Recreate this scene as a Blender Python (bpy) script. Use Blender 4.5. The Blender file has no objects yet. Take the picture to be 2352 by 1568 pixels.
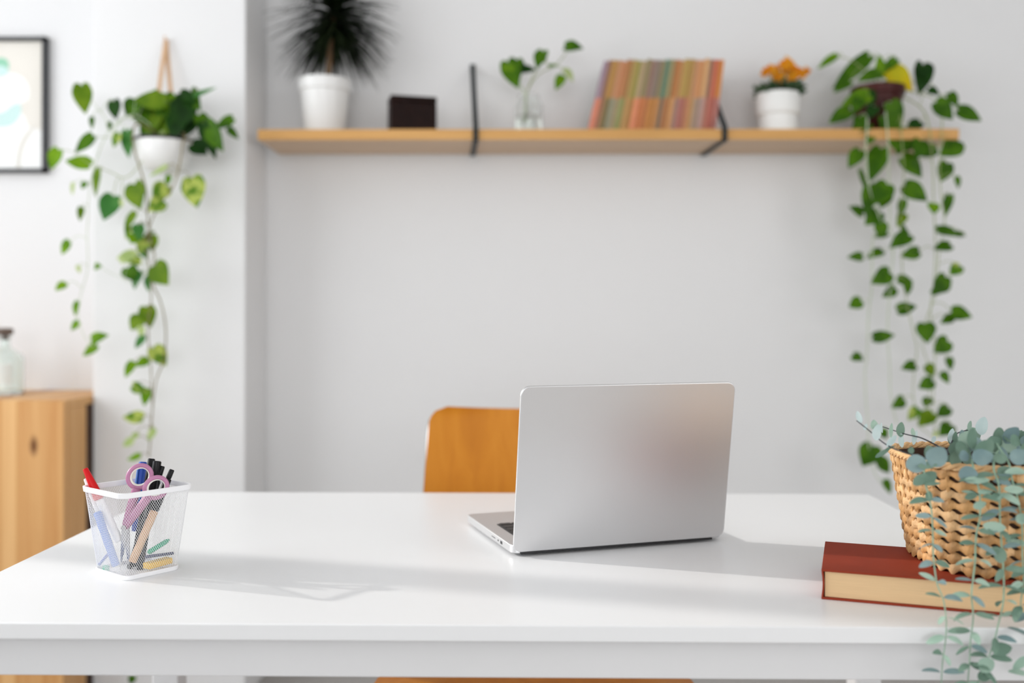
import bpy, bmesh, math, random
from mathutils import Vector, Matrix, noise
R = math.radians
C = bpy.context.scene.collection
SC = bpy.context.scene
random.seed(7)

# ------------------------------------------------------------------ camera
F, HZ, CAMZ, ROLL = 2240.0, 737.0, 1.046, 0.0014
YAW = math.atan(26 / F)
FWD = Vector((-math.sin(YAW), math.cos(YAW), 0)); RT = Vector((math.cos(YAW), math.sin(YAW), 0)); UP = Vector((0, 0, 1))
cd = bpy.data.cameras.new('camera'); cam = bpy.data.objects.new('camera', cd); C.objects.link(cam)
cr = (RT + ROLL * UP).normalized(); cu = (UP - ROLL * RT).normalized(); cb = -FWD
cam.matrix_world = Matrix(((cr.x, cu.x, cb.x, 0), (cr.y, cu.y, cb.y, 0), (cr.z, cu.z, cb.z, CAMZ), (0, 0, 0, 1)))
cd.sensor_width = 36; cd.lens = F / 2352 * 36; cd.shift_y = -47 / 2352
cd.clip_start = 0.05
cd.dof.use_dof = True; cd.dof.focus_distance = 1.20; cd.dof.aperture_fstop = 2.3
SC.camera = cam

# ------------------------------------------------------------------ world, sun, window and added fill light, exposure
w = bpy.data.worlds.new('sky'); SC.world = w; w.use_nodes = True
bg = w.node_tree.nodes['Background']; bg.inputs[0].default_value = (0.93, 0.97, 1.0, 1); bg.inputs[1].default_value = 0.8
SC.view_settings.view_transform = 'Standard'; SC.view_settings.look = 'None'
SC.view_settings.gamma = 1.0; SC.view_settings.use_curve_mapping = False
SC.view_settings.exposure = 0.2
def lamp(name, kind, energy, loc, direction, color=(1, 1, 1), **kw):
    l = bpy.data.lights.new(name, kind); l.energy = energy; l.color = color
    for k, v in kw.items(): setattr(l, k, v)
    o = bpy.data.objects.new(name, l); C.objects.link(o); o.location = loc
    o.rotation_euler = Vector(direction).to_track_quat('-Z', 'Y').to_euler(); return o
SUN = Vector((1, -0.25, -0.41)).normalized()
lamp('sun', 'SUN', 2.0, (-6, 3, 4), SUN, (1.0, 0.96, 0.9), angle=R(1.1))
lamp('window_daylight_left', 'AREA', 27.5, (-2.32, 1.15, 1.62), (1, 0, 0), (0.96, 0.98, 1.0), shape='RECTANGLE', size=2.2, size_y=1.5)
lamp('fill_light_behind', 'AREA', 76, (0.0, -5.12, 1.6), (0, 1, 0), (0.97, 0.985, 1.0), shape='RECTANGLE', size=3.8, size_y=2.0)  # added fill lamp, set in an unseen window behind the camera

lamp('fill_light_right', 'AREA', 28, (2.86, -0.6, 1.6), (-1, 0, 0), (1.0, 0.985, 0.96), shape='RECTANGLE', size=2.0, size_y=1.5)  # soft side fill added from the right, in an unseen window

# ------------------------------------------------------------------ placing helpers
def U(px, py, Y):
    """point of the plane y=Y seen at pixel px,py"""
    du = (px - 1176) / F; dv = -(py - HZ - ROLL * (px - 1176)) / F
    d = FWD + du * RT + dv * UP
    return Vector((d.x / d.y * Y, Y, CAMZ + d.z / d.y * Y))
def UZ(px, py, Z):
    du = (px - 1176) / F; dv = -(py - HZ - ROLL * (px - 1176)) / F
    d = FWD + du * RT + dv * UP; t = (Z - CAMZ) / d.z
    return Vector((d.x * t, d.y * t, Z))
def crop(ox, oy, s):
    return lambda cx, cy, Y: U(ox + cx / s, oy + cy / s, Y)

# ------------------------------------------------------------------ materials
M = {}
def newmat(name):
    m = bpy.data.materials.new(name); m.use_nodes = True; M[name] = m
    nt = m.node_tree; return m, nt, nt.nodes['Principled BSDF']
def mat(name, col, rough=0.5, metal=0.0, var=0.0, vscale=8.0, bump=0.0, bscale=200.0, spec=0.5, coat=0.0, stretch=(1, 1, 1)):
    m, nt, b = newmat(name); N = nt.nodes; L = nt.links
    b.inputs['Base Color'].default_value = (*col, 1); b.inputs['Roughness'].default_value = rough
    b.inputs['Metallic'].default_value = metal; b.inputs['Specular IOR Level'].default_value = spec
    b.inputs['Coat Weight'].default_value = coat
    tc = N.new('ShaderNodeTexCoord'); mp = N.new('ShaderNodeMapping'); mp.inputs['Scale'].default_value = stretch
    L.new(tc.outputs['Object'], mp.inputs[0])
    if var > 0:
        n = N.new('ShaderNodeTexNoise'); n.inputs['Scale'].default_value = vscale; n.inputs['Detail'].default_value = 3
        cr_ = N.new('ShaderNodeValToRGB'); L.new(mp.outputs[0], n.inputs[0]); L.new(n.outputs[0], cr_.inputs[0])
        cr_.color_ramp.elements[0].position = 0.3; cr_.color_ramp.elements[1].position = 0.7
        cr_.color_ramp.elements[0].color = (*[max(0, c * (1 - var)) for c in col], 1)
        cr_.color_ramp.elements[1].color = (*[min(1, c * (1 + var)) for c in col], 1)
        L.new(cr_.outputs[0], b.inputs['Base Color'])
    if bump > 0:
        n = N.new('ShaderNodeTexNoise'); n.inputs['Scale'].default_value = bscale; bu = N.new('ShaderNodeBump')
        bu.inputs['Strength'].default_value = bump; bu.inputs['Distance'].default_value = 0.002
        L.new(mp.outputs[0], n.inputs[0]); L.new(n.outputs[0], bu.inputs['Height']); L.new(bu.outputs[0], b.inputs['Normal'])
    return m
def wood(name, cols, grain=(60, 60, 2.0), plank=None, rough=0.45, knots=False, contrast=1.0):
    """cols: dark, mid, light; grain: stretch (small = long direction); plank: (axis, width)"""
    m, nt, b = newmat(name); N = nt.nodes; L = nt.links
    tc = N.new('ShaderNodeTexCoord'); mp = N.new('ShaderNodeMapping'); mp.inputs['Scale'].default_value = grain
    L.new(tc.outputs['Object'], mp.inputs[0])
    n = N.new('ShaderNodeTexNoise'); n.inputs['Scale'].default_value = 1.0; n.inputs['Detail'].default_value = 6; n.inputs['Roughness'].default_value = 0.6
    n.inputs['Distortion'].default_value = 0.6
    L.new(mp.outputs[0], n.inputs[0])
    val = n.outputs[0]
    if plank:
        sx = N.new('ShaderNodeSeparateXYZ'); L.new(tc.outputs['Object'], sx.inputs[0])
        dv = N.new('ShaderNodeMath'); dv.operation = 'DIVIDE'; dv.inputs[1].default_value = plank[1]
        L.new(sx.outputs[plank[0]], dv.inputs[0])
        fl = N.new('ShaderNodeMath'); fl.operation = 'FLOOR'; L.new(dv.outputs[0], fl.inputs[0])
        wn = N.new('ShaderNodeTexWhiteNoise'); wn.noise_dimensions = '1D'; L.new(fl.outputs[0], wn.inputs['W'])
        mx = N.new('ShaderNodeMath'); mx.operation = 'MULTIPLY_ADD'; mx.inputs[1].default_value = 0.62; L.new(wn.outputs[0], mx.inputs[0])
        m2 = N.new('ShaderNodeMath'); m2.operation = 'MULTIPLY'; m2.inputs[1].default_value = 0.42; L.new(val, m2.inputs[0])
        L.new(m2.outputs[0], mx.inputs[2]); val = mx.outputs[0]
    r_ = N.new('ShaderNodeValToRGB'); L.new(val, r_.inputs[0])
    e = r_.color_ramp.elements; e[0].position = 0.5 - 0.28 / contrast; e[1].position = 0.5 + 0.28 / contrast
    e[0].color = (*cols[0], 1); e[1].color = (*cols[2], 1); k = e.new(0.5); k.color = (*cols[1], 1)
    out = r_.outputs[0]
    if knots:
        v = N.new('ShaderNodeTexVoronoi'); v.inputs['Scale'].default_value = 5.5; mp2 = N.new('ShaderNodeMapping'); mp2.inputs['Scale'].default_value = (1.3, 1.3, 0.55)
        L.new(tc.outputs['Object'], mp2.inputs[0]); L.new(mp2.outputs[0], v.inputs[0])
        r2 = N.new('ShaderNodeValToRGB'); r2.color_ramp.elements[0].position = 0.03; r2.color_ramp.elements[1].position = 0.1
        L.new(v.outputs['Distance'], r2.inputs[0])
        mixn = N.new('ShaderNodeMix'); mixn.data_type = 'RGBA'; L.new(r2.outputs[0], mixn.inputs[0])
        mixn.inputs[6].default_value = (0.16, 0.06, 0.02, 1); L.new(out, mixn.inputs[7]); out = mixn.outputs[2]
    L.new(out, b.inputs['Base Color']); b.inputs['Roughness'].default_value = rough; b.inputs['Specular IOR Level'].default_value = 0.25
    return m
def leafmat(name, c1, c2, scale=25, trans=0.35, rough=0.5, tcol=None, spec=0.16):
    m, nt, b = newmat(name); N = nt.nodes; L = nt.links
    tc = N.new('ShaderNodeTexCoord'); n = N.new('ShaderNodeTexNoise'); n.inputs['Scale'].default_value = scale; n.inputs['Detail'].default_value = 3
    L.new(tc.outputs['Object'], n.inputs[0]); r_ = N.new('ShaderNodeValToRGB'); L.new(n.outputs[0], r_.inputs[0])
    e = r_.color_ramp.elements; e[0].position = 0.42; e[1].position = 0.58; e[0].color = (*c1, 1); e[1].color = (*c2, 1)
    L.new(r_.outputs[0], b.inputs['Base Color']); b.inputs['Roughness'].default_value = rough; b.inputs['Specular IOR Level'].default_value = spec
    t = N.new('ShaderNodeBsdfTranslucent'); mx = N.new('ShaderNodeMixShader'); mx.inputs[0].default_value = trans
    if tcol: t.inputs[0].default_value = (*tcol, 1)
    else: L.new(r_.outputs[0], t.inputs[0])
    L.new(b.outputs[0], mx.inputs[1]); L.new(t.outputs[0], mx.inputs[2]); L.new(mx.outputs[0], N['Material Output'].inputs[0])
    return m
def glassmat(name, col, rough=0.02, ior=1.45):
    m, nt, b = newmat(name); b.inputs['Base Color'].default_value = (*col, 1)
    b.inputs['Transmission Weight'].default_value = 1; b.inputs['Roughness'].default_value = rough; b.inputs['IOR'].default_value = ior
    return m
mat('wall_paint', (0.80, 0.80, 0.805), 0.9, var=0.01, vscale=2, bump=0.03, bscale=300)
mat('ceiling_paint', (0.85, 0.85, 0.85), 0.9, var=0.01)
wood('floor_boards', ((0.30, 0.28, 0.26), (0.36, 0.34, 0.32), (0.42, 0.40, 0.38)), grain=(1.5, 40, 40), plank=(1, 0.16), rough=0.5)
mat('window_paint', (0.85, 0.85, 0.85), 0.4, var=0.01)
mat('white_laminate', (0.80, 0.805, 0.815), 0.32, var=0.006, vscale=3, spec=0.4)
mat('white_steel', (0.70, 0.70, 0.71), 0.35, var=0.01)
wood('shelf_oak', ((0.52, 0.27, 0.085), (0.63, 0.345, 0.115), (0.70, 0.40, 0.15)), grain=(1.5, 30, 30), rough=0.5)
wood('shelf_face', ((0.60, 0.43, 0.29), (0.70, 0.51, 0.355), (0.76, 0.57, 0.41)), grain=(1.5, 30, 30), rough=0.55)
wood('chair_veneer', ((0.54, 0.18, 0.012), (0.66, 0.245, 0.018), (0.74, 0.30, 0.03)), grain=(22, 22, 2.2), rough=0.4, contrast=1.1)
wood('shaded_cabinet_wood', ((0.035, 0.015, 0.007), (0.06, 0.026, 0.012), (0.09, 0.04, 0.018)), grain=(45, 45, 2.0))  # dark tone stands for shade on the cabinet side
wood('cabinet_wood', ((0.42, 0.17, 0.055), (0.62, 0.31, 0.11), (0.80, 0.48, 0.21)), grain=(45, 45, 2.0), plank=(0, 0.036), rough=0.45, knots=True, contrast=1.0)
mat('chrome', (0.8, 0.8, 0.8), 0.15, metal=1.0, var=0.01)
mat('black_steel', (0.015, 0.022, 0.024), 0.5, spec=0.2, var=0.1)
mat('black_frame', (0.012, 0.014, 0.017), 0.4, var=0.1)
mat('print_beige', (0.80, 0.77, 0.71), 0.8, var=0.01); mat('print_white', (0.93, 0.93, 0.92), 0.8, var=0.005)
mat('print_green', (0.30, 0.62, 0.44), 0.8, var=0.03); mat('print_aqua', (0.60, 0.80, 0.78), 0.8, var=0.03); mat('print_grey', (0.74, 0.72, 0.67), 0.8, var=0.02)
mat('aluminium', (0.68, 0.68, 0.69), 0.38, metal=0.85, var=0.01, vscale=3, bump=0.02, bscale=2500)
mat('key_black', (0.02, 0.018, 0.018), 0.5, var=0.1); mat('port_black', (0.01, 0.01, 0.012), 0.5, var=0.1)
mat('screen_glass', (0.01, 0.01, 0.012), 0.08, var=0.05); mat('rubber', (0.03, 0.03, 0.03), 0.8, var=0.1)
mat('mesh_white', (0.88, 0.88, 0.90), 0.4, var=0.01)
mat('red_plastic', (0.62, 0.005, 0.008), 0.35, spec=0.3, var=0.03); mat('white_plastic', (0.85, 0.85, 0.86), 0.35, var=0.01)
mat('black_plastic', (0.006, 0.006, 0.007), 0.35, spec=0.25, var=0.1); mat('blue_plastic', (0.02, 0.08, 0.45), 0.3, var=0.05)
mat('sky_blue_plastic', (0.10, 0.24, 0.68), 0.35, var=0.03); mat('tan_wood', (0.66, 0.42, 0.25), 0.5, var=0.06, vscale=60)
mat('mauve_plastic', (0.46, 0.19, 0.33), 0.35, var=0.03); mat('grip_cream', (0.80, 0.78, 0.72), 0.5, var=0.02)
mat('steel', (0.55, 0.55, 0.56), 0.25, metal=1, var=0.02); mat('green_plastic', (0.03, 0.42, 0.24), 0.35, var=0.03)
mat('yellow_plastic', (0.90, 0.55, 0.06), 0.4, var=0.03); mat('navy_plastic', (0.02, 0.03, 0.10), 0.4, var=0.05)
mat('book_cloth_red', (0.27, 0.040, 0.018), 0.7, spec=0.12, var=0.06, vscale=30, bump=0.15, bscale=1500)
mat('page_cream', (0.76, 0.53, 0.30), 0.9, spec=0.1, var=0.04, vscale=25, bump=0.3, bscale=60, stretch=(0.6, 0.6, 40))
mat('page_plain', (0.80, 0.76, 0.66), 0.9, var=0.03)
mat('straw', (0.50, 0.27, 0.10), 0.6, var=0.38, vscale=55, bump=0.5, bscale=500, stretch=(1, 1, 0.5))
mat('straw_pale', (0.68, 0.42, 0.20), 0.6, var=0.22, vscale=50, bump=0.5, bscale=500)
mat('basket_liner', (0.05, 0.02, 0.009), 0.9, var=0.2, vscale=60)
mat('ceramic_white', (0.86, 0.86, 0.85), 0.3, var=0.01, spec=0.5); mat('ceramic_matt', (0.86, 0.86, 0.84), 0.55, var=0.01)
mat('soil', (0.05, 0.03, 0.02), 0.95, var=0.4, vscale=80, bump=0.6, bscale=150)
mat('leather_brown', (0.012, 0.004, 0.003), 0.5, spec=0.12, var=0.3, vscale=30)
mat('pot_burgundy', (0.055, 0.007, 0.005), 0.4, spec=0.2, var=0.2, vscale=15)
mat('strap_tan', (0.62, 0.40, 0.24), 0.7, var=0.1, vscale=60)
mat('cork_dark', (0.13, 0.085, 0.06), 0.6, var=0.2); mat('bottle_label', (0.74, 0.79, 0.77), 0.8, var=0.03)
mat('trunk', (0.20, 0.12, 0.06), 0.8, var=0.25, vscale=60)
glassmat('glass_green', (0.92, 0.985, 0.965)); glassmat('glass_clear', (0.97, 0.99, 0.98)); glassmat('water', (0.97, 1, 0.98), ior=1.33)
leafmat('leaf_dark', (0.006, 0.035, 0.002), (0.012, 0.058, 0.003), trans=0.15)
leafmat('leaf_mid', (0.036, 0.115, 0.002), (0.070, 0.180, 0.003), trans=0.25)
leafmat('leaf_bright', (0.11, 0.26, 0.006), (0.19, 0.37, 0.01), trans=0.4)
leafmat('leaf_teal', (0.04, 0.17, 0.03), (0.07, 0.23, 0.05), trans=0.3)
leafmat('leaf_varieg', (0.07, 0.20, 0.006), (0.45, 0.54, 0.11), scale=45, trans=0.35)
leafmat('leaf_pale', (0.42, 0.56, 0.20), (0.60, 0.70, 0.32), trans=0.4)
leafmat('leaf_yellow', (0.75, 0.55, 0.01), (0.62, 0.56, 0.02), scale=12, trans=0.4)
leafmat('leaf_olive', (0.10, 0.20, 0.005), (0.16, 0.27, 0.01), trans=0.35)
leafmat('dracaena_leaf', (0.004, 0.008, 0.002), (0.016, 0.024, 0.010), trans=0.08, spec=0.1)
leafmat('succulent_leaf', (0.04, 0.085, 0.035), (0.09, 0.15, 0.075), trans=0.15)
leafmat('petal_orange', (0.80, 0.26, 0.01), (0.88, 0.42, 0.02), scale=60, trans=0.3)
leafmat('euca_blue', (0.19, 0.29, 0.30), (0.26, 0.37, 0.37), scale=20, trans=0.18, rough=0.55)
leafmat('euca_sage', (0.15, 0.25, 0.19), (0.21, 0.32, 0.25), scale=20, trans=0.2, rough=0.55)
leafmat('euca_mint', (0.32, 0.47, 0.38), (0.42, 0.57, 0.47), scale=20, trans=0.2, rough=0.55)
leafmat('euca_pale', (0.55, 0.70, 0.70), (0.66, 0.78, 0.78), scale=20, trans=0.3, rough=0.5)
mat('euca_stem', (0.26, 0.40, 0.29), 0.6, var=0.1); mat('euca_twig', (0.035, 0.04, 0.05), 0.6, var=0.1)
mat('vine_green', (0.30, 0.36, 0.14), 0.6, var=0.15); mat('vine_brown', (0.22, 0.18, 0.08), 0.7, var=0.2); mat('vine_pale', (0.52, 0.60, 0.42), 0.6, var=0.1)

# ------------------------------------------------------------------ mesh helpers
def bx(bm, lo, hi, mi=0, mtx=None):
    vs = [Vector((x, y, z)) for x in (lo[0], hi[0]) for y in (lo[1], hi[1]) for z in (lo[2], hi[2])]
    if mtx: vs = [mtx @ v for v in vs]
    v = [bm.verts.new(p) for p in vs]
    for f in ((0, 1, 3, 2), (4, 6, 7, 5), (0, 4, 5, 1), (2, 3, 7, 6), (0, 2, 6, 4), (1, 5, 7, 3)):
        bm.faces.new([v[i] for i in f]).material_index = mi
def tube(bm, pts, rad, seg=8, mi=0, caps=True):
    """swept circle; rad number or list"""
    pts = [Vector(p) for p in pts]; n = len(pts)
    rads = rad if isinstance(rad, (list, tuple)) else [rad] * n
    rings = []; up = None
    for i, p in enumerate(pts):
        t = (pts[min(i + 1, n - 1)] - pts[max(i - 1, 0)]).normalized()
        if up is None: up = t.orthogonal().normalized()
        up = (up - t * up.dot(t)); up = up.normalized() if up.length > 1e-6 else t.orthogonal().normalized()
        s = t.cross(up)
        rings.append([bm.verts.new(p + rads[i] * (math.cos(a) * up + math.sin(a) * s)) for a in [2 * math.pi * k / seg for k in range(seg)]])
    for a, b_ in zip(rings, rings[1:]):
        for k in range(seg):
            bm.faces.new([a[k], a[(k + 1) % seg], b_[(k + 1) % seg], b_[k]]).material_index = mi
    if caps:
        bm.faces.new(rings[0][::-1]).material_index = mi; bm.faces.new(rings[-1]).material_index = mi
def smoothpts(pts, n=6):
    """Catmull-Rom through points"""
    P = [Vector(p) for p in pts]
    if len(P) < 3: return P
    out = []
    for i in range(len(P) - 1):
        a, b_, c, d = P[max(i - 1, 0)], P[i], P[i + 1], P[min(i + 2, len(P) - 1)]
        for k in range(n):
            t = k / n
            out.append(0.5 * ((2 * b_) + (c - a) * t + (2 * a - 5 * b_ + 4 * c - d) * t * t + (3 * b_ - a - 3 * c + d) * t ** 3))
    out.append(P[-1]); return out
def lathe(bm, prof, center=(0, 0, 0), seg=40, mi=0, shape=None):
    """prof: (r,z) list; closes at r=0"""
    c = Vector(center); rings = []
    for r, z in prof:
        if r < 1e-6: rings.append([bm.verts.new(c + Vector((0, 0, z)))])
        else:
            rings.append([bm.verts.new(c + Vector((math.cos(a) * r * (shape(a) if shape else 1), math.sin(a) * r * (shape(a) if shape else 1), z))) for a in [2 * math.pi * k / seg for k in range(seg)]])
    for a, b_ in zip(rings, rings[1:]):
        for k in range(seg):
            k2 = (k + 1) % seg
            if len(a) == 1 and len(b_) == 1: continue
            if len(a) == 1: f = [a[0], b_[k2], b_[k]]
            elif len(b_) == 1: f = [a[k], a[k2], b_[0]]
            else: f = [a[k], a[k2], b_[k2], b_[k]]
            bm.faces.new(f).material_index = mi
def rrect(w, d, r, n=6):
    """rounded rectangle outline, centred"""
    pts = []
    for cx, cy, a0 in ((w / 2 - r, d / 2 - r, 0), (-w / 2 + r, d / 2 - r, 90), (-w / 2 + r, -d / 2 + r, 180), (w / 2 - r, -d / 2 + r, 270)):
        for k in range(n + 1):
            a = R(a0 + 90 * k / n); pts.append((cx + r * math.cos(a), cy + r * math.sin(a)))
    return pts
def prism(bm, outline, z0, z1, mi=0, mtx=None):
    a = [bm.verts.new((mtx @ Vector((x, y, z0))) if mtx else (x, y, z0)) for x, y in outline]
    b_ = [bm.verts.new((mtx @ Vector((x, y, z1))) if mtx else (x, y, z1)) for x, y in outline]
    n = len(outline)
    bm.faces.new(a[::-1]).material_index = mi; bm.faces.new(b_).material_index = mi
    for k in range(n): bm.faces.new([a[k], a[(k + 1) % n], b_[(k + 1) % n], b_[k]]).material_index = mi
def obj(name, bm, mats, parent=None, smooth=True, bevel=0, seg=2, angle=40):
    bmesh.ops.recalc_face_normals(bm, faces=bm.faces[:])
    me = bpy.data.meshes.new(name); bm.to_mesh(me); bm.free()
    for m in (mats if isinstance(mats, (list, tuple)) else [mats]): me.materials.append(M[m])
    o = bpy.data.objects.new(name, me); C.objects.link(o)
    if parent:
        o.parent = parent
        if parent.get('_o'): pass
    if smooth:
        me.polygons.foreach_set('use_smooth', [True] * len(me.polygons))
        try: me.set_sharp_from_angle(angle=R(angle))
        except Exception: pass
    if bevel:
        b = o.modifiers.new('bevel', 'BEVEL'); b.width = bevel; b.segments = seg; b.limit_method = 'ANGLE'; b.angle_limit = R(40)
    return o
def tag(o, label=None, cat=None, group=None, kind=None):
    if label: o['label'] = label
    if cat: o['category'] = cat
    if group: o['group'] = group
    if kind: o['kind'] = kind
    return o
def thing(name, loc, label, cat, group=None, rz=0.0):
    o = bpy.data.objects.new(name, None); C.objects.link(o); o.empty_display_size = 0.05
    o.location = loc; o.rotation_euler = (0, 0, rz)
    return tag(o, label, cat, group)
def at(o, root):
    """o's mesh was written in world coordinates: bring it under its root"""
    W = root.matrix_basis if root.parent is None else None
    o.data.transform(root.matrix_basis.inverted()); return o
def wpart(name, bm, mats, root, parent=None, **kw):
    """mesh written in world coordinates, made a part of root (or a sub-part)"""
    o = obj(name, bm, mats, parent or root, **kw); o.data.transform(root.matrix_basis.inverted()); return o
def BM(): return bmesh.new()
def struct(name, bm, m, label=None, **kw):
    o = obj(name, bm, m, smooth=False, **kw); o['kind'] = 'structure'
    if label: o['label'] = label
    return o

# leaf ---------------------------------------------------------------
HEART = [(0.0, 0.30), (0.05, 0.72), (0.15, 0.95), (0.3, 1.0), (0.5, 0.86), (0.7, 0.58), (0.87, 0.27), (1.0, 0.0)]
OVAL = [(0.0, 0.06), (0.08, 0.5), (0.22, 0.84), (0.42, 1.0), (0.62, 0.93), (0.8, 0.7), (0.93, 0.38), (1.0, 0.0)]
BLADE = [(0.0, 0.6), (0.1, 0.8), (0.3, 1.0), (0.5, 0.9), (0.7, 0.65), (0.87, 0.33), (1.0, 0.0)]
def leaf(bm, base, tip, width, nrm, prof=HEART, mi=0, droop=0.0, fold=0.18, notch=0.0, mi2=None):
    base, tip = Vector(base), Vector(tip); ax = tip - base; Ln = ax.length
    if Ln < 1e-5: return
    ax.normalize(); n = Vector(nrm); n = n - ax * n.dot(ax)
    n = n.normalized() if n.length > 1e-4 else ax.orthogonal().normalized()
    s = ax.cross(n).normalized(); rows = []
    for t, wv in prof:
        c = base + ax * (t * Ln) - n * (droop * Ln * (t - 0.45) ** 2 * 2) + n * droop * Ln * 0.25
        h = wv * width / 2
        if h < 1e-6: rows.append([bm.verts.new(c)]); continue
        row = []
        for u in (-1, -0.5, 0, 0.5, 1):
            back = -notch * Ln * abs(u) if t < 0.1 else 0
            row.append(bm.verts.new(c + s * (u * h) + n * (abs(u) * h * fold * 2 - u * u * h * fold) + ax * back))
        rows.append(row)
    for i, (a, b_) in enumerate(zip(rows, rows[1:])):
        m_ = mi if (mi2 is None or i < len(rows) * 0.4) else mi2
        for k in range(4):
            if len(b_) == 1: bm.faces.new([a[k], a[k + 1], b_[0]]).material_index = m_
            elif len(a) == 1: bm.faces.new([a[0], b_[k + 1], b_[k]]).material_index = m_
            else: bm.faces.new([a[k], a[k + 1], b_[k + 1], b_[k]]).material_index = m_

# ------------------------------------------------------------------ room
XL, XR, YF, YB, ZC = -2.36, 2.9, -5.2, 2.88, 2.6
b = BM(); bx(b, (XL - .2, YF - .2, -0.1), (XR + .2, YB + .2, 0)); struct('floor', b, 'floor_boards')
b = BM(); bx(b, (XL - .2, YF - .2, ZC), (XR + .2, YB + .2, ZC + .1)); struct('ceiling', b, 'ceiling_paint')
b = BM(); bx(b, (XL - .2, YB, 0), (XR + .2, YB + .2, ZC)); struct('wall_back', b, 'wall_paint')
def wall_with_hole(name, horiz, fixed0, fixed1, a0, a1, h0, h1, z0, z1):
    b = BM()
    for (p0, p1, q0, q1) in ((a0, h0, 0, ZC), (h1, a1, 0, ZC), (h0, h1, 0, z0), (h0, h1, z1, ZC)):
        if horiz == 'y': bx(b, (fixed0, p0, q0), (fixed1, p1, q1))
        else: bx(b, (p0, fixed0, q0), (p1, fixed1, q1))
    return struct(name, b, 'wall_paint')
WY0, WY1, WZ0, WZ1 = -0.60, 2.56, 0.85, 2.38
wall_with_hole('wall_left', 'y', XL - .2, XL, YF, YB, WY0, WY1, WZ0, WZ1)
wall_with_hole('wall_front', 'x', YF - .2, YF, XL, XR, -1.7, 1.9, 0.5, 2.45)
wall_with_hole('wall_right', 'y', XR, XR + .2, YF, YB, -1.7, .5, .8, 2.4)
b = BM(); xo0, xo1 = XL - 0.09, XL - 0.04
for (y0, y1, z0, z1) in ((WY0, WY0 + .05, WZ0, WZ1), (WY1 - .05, WY1, WZ0, WZ1), (WY0, WY1, WZ0, WZ0 + .05), (WY0, WY1, WZ1 - .05, WZ1)):
    bx(b, (xo0, y0, z0), (xo1, y1, z1))
MUL = 1.735
bx(b, (xo0, MUL - .04, WZ0), (xo1, MUL + .04, WZ1))
struct('window_1', b, 'window_paint')
b = BM()
for (x0, x1, z0, z1) in ((-1.7, -1.65, .5, 2.45), (1.85, 1.9, .5, 2.45), (-1.7, 1.9, .5, .55), (-1.7, 1.9, 2.4, 2.45), (0.07, 0.13, .5, 2.45)):
    bx(b, (x0, YF - .1, z0), (x1, YF - .05, z1))
struct('added_window_2', b, 'window_paint')  # unseen window, put in behind the camera for its light
b = BM()
for (y0, y1, z0, z1) in ((-1.7, -1.65, .8, 2.4), (.45, .5, .8, 2.4), (-1.7, .5, .8, .85), (-1.7, .5, 2.35, 2.4), (-.64, -.56, .8, 2.4)):
    bx(b, (XR + .05, y0, z0), (XR + .1, y1, z1))
struct('added_window_3', b, 'window_paint')  # unseen window added on the right for soft fill
PX0, PX1, PY = -1.182, -0.762, 2.664
b = BM(); bx(b, (PX0, PY, 0), (PX1, YB, ZC)); struct('pillar', b, 'wall_paint', bevel=0.004)

# ------------------------------------------------------------------ table
TZ = 0.74; TX0, TX1, TY0, TY1 = -0.638, 0.612, 0.981, 1.737
root = thing('desk', ((TX0 + TX1) / 2, (TY0 + TY1) / 2, 0), 'white laminate desk across the foreground carrying the laptop and mesh pen holder', 'desk')
b = BM(); bx(b, (TX0, TY0, TZ - .0168), (TX1, TY1, TZ)); wpart('tabletop', b, 'white_laminate', root, bevel=0.0012)
for (lo, hi) in (((TX0 + .02, TY0 + .014, .682), (TX1 - .02, TY0 + .032, TZ - .0168)), ((TX0 + .02, TY1 - .03, .685), (TX1 - .02, TY1 - .012, TZ - .0168)),
                 ((TX0 + .012, TY0 + .032, .685), (TX0 + .03, TY1 - .03, TZ - .0168)), ((TX1 - .03, TY0 + .032, .685), (TX1 - .012, TY1 - .03, TZ - .0168))):
    b = BM(); bx(b, lo, hi); wpart('apron', b, 'white_steel', root, bevel=0.001)
for x in (TX0 + .004, TX1 - .049):
    for y in (TY0 + .034, TY1 - .077):
        b = BM(); bx(b, (x, y, 0), (x + .045, y + .045, .69)); wpart('leg', b, 'white_steel', root, bevel=0.003)

# ------------------------------------------------------------------ chair
cx = 0.018
root = thing('dining_chair', (cx, 1.75, 0), 'orange-brown bent plywood chair with steel tube frame behind the desk', 'chair')
def sheet(bm, f, nu, nv, th):
    """f(u,v)->(point, normal); solid sheet"""
    A = []; B = []
    for i in range(nu + 1):
        ra, rb = [], []
        for j in range(nv + 1):
            p, n = f(i / nu, j / nv); ra.append(bm.verts.new(p)); rb.append(bm.verts.new(p + n * th))
        A.append(ra); B.append(rb)
    for i in range(nu):
        for j in range(nv):
            bm.faces.new([A[i][j], A[i + 1][j], A[i + 1][j + 1], A[i][j + 1]]); bm.faces.new([B[i][j], B[i][j + 1], B[i + 1][j + 1], B[i + 1][j]])
    for i in range(nu):
        bm.faces.new([A[i][0], B[i][0], B[i + 1][0], A[i + 1][0]]); bm.faces.new([A[i][nv], A[i + 1][nv], B[i + 1][nv], B[i][nv]])
    for j in range(nv):
        bm.faces.new([A[0][j], A[0][j + 1], B[0][j + 1], B[0][j]]); bm.faces.new([A[nu][j], B[nu][j], B[nu][j + 1], A[nu][j + 1]])
zt = U(1010, 937, 1.95).z; zb = 0.60
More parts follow.
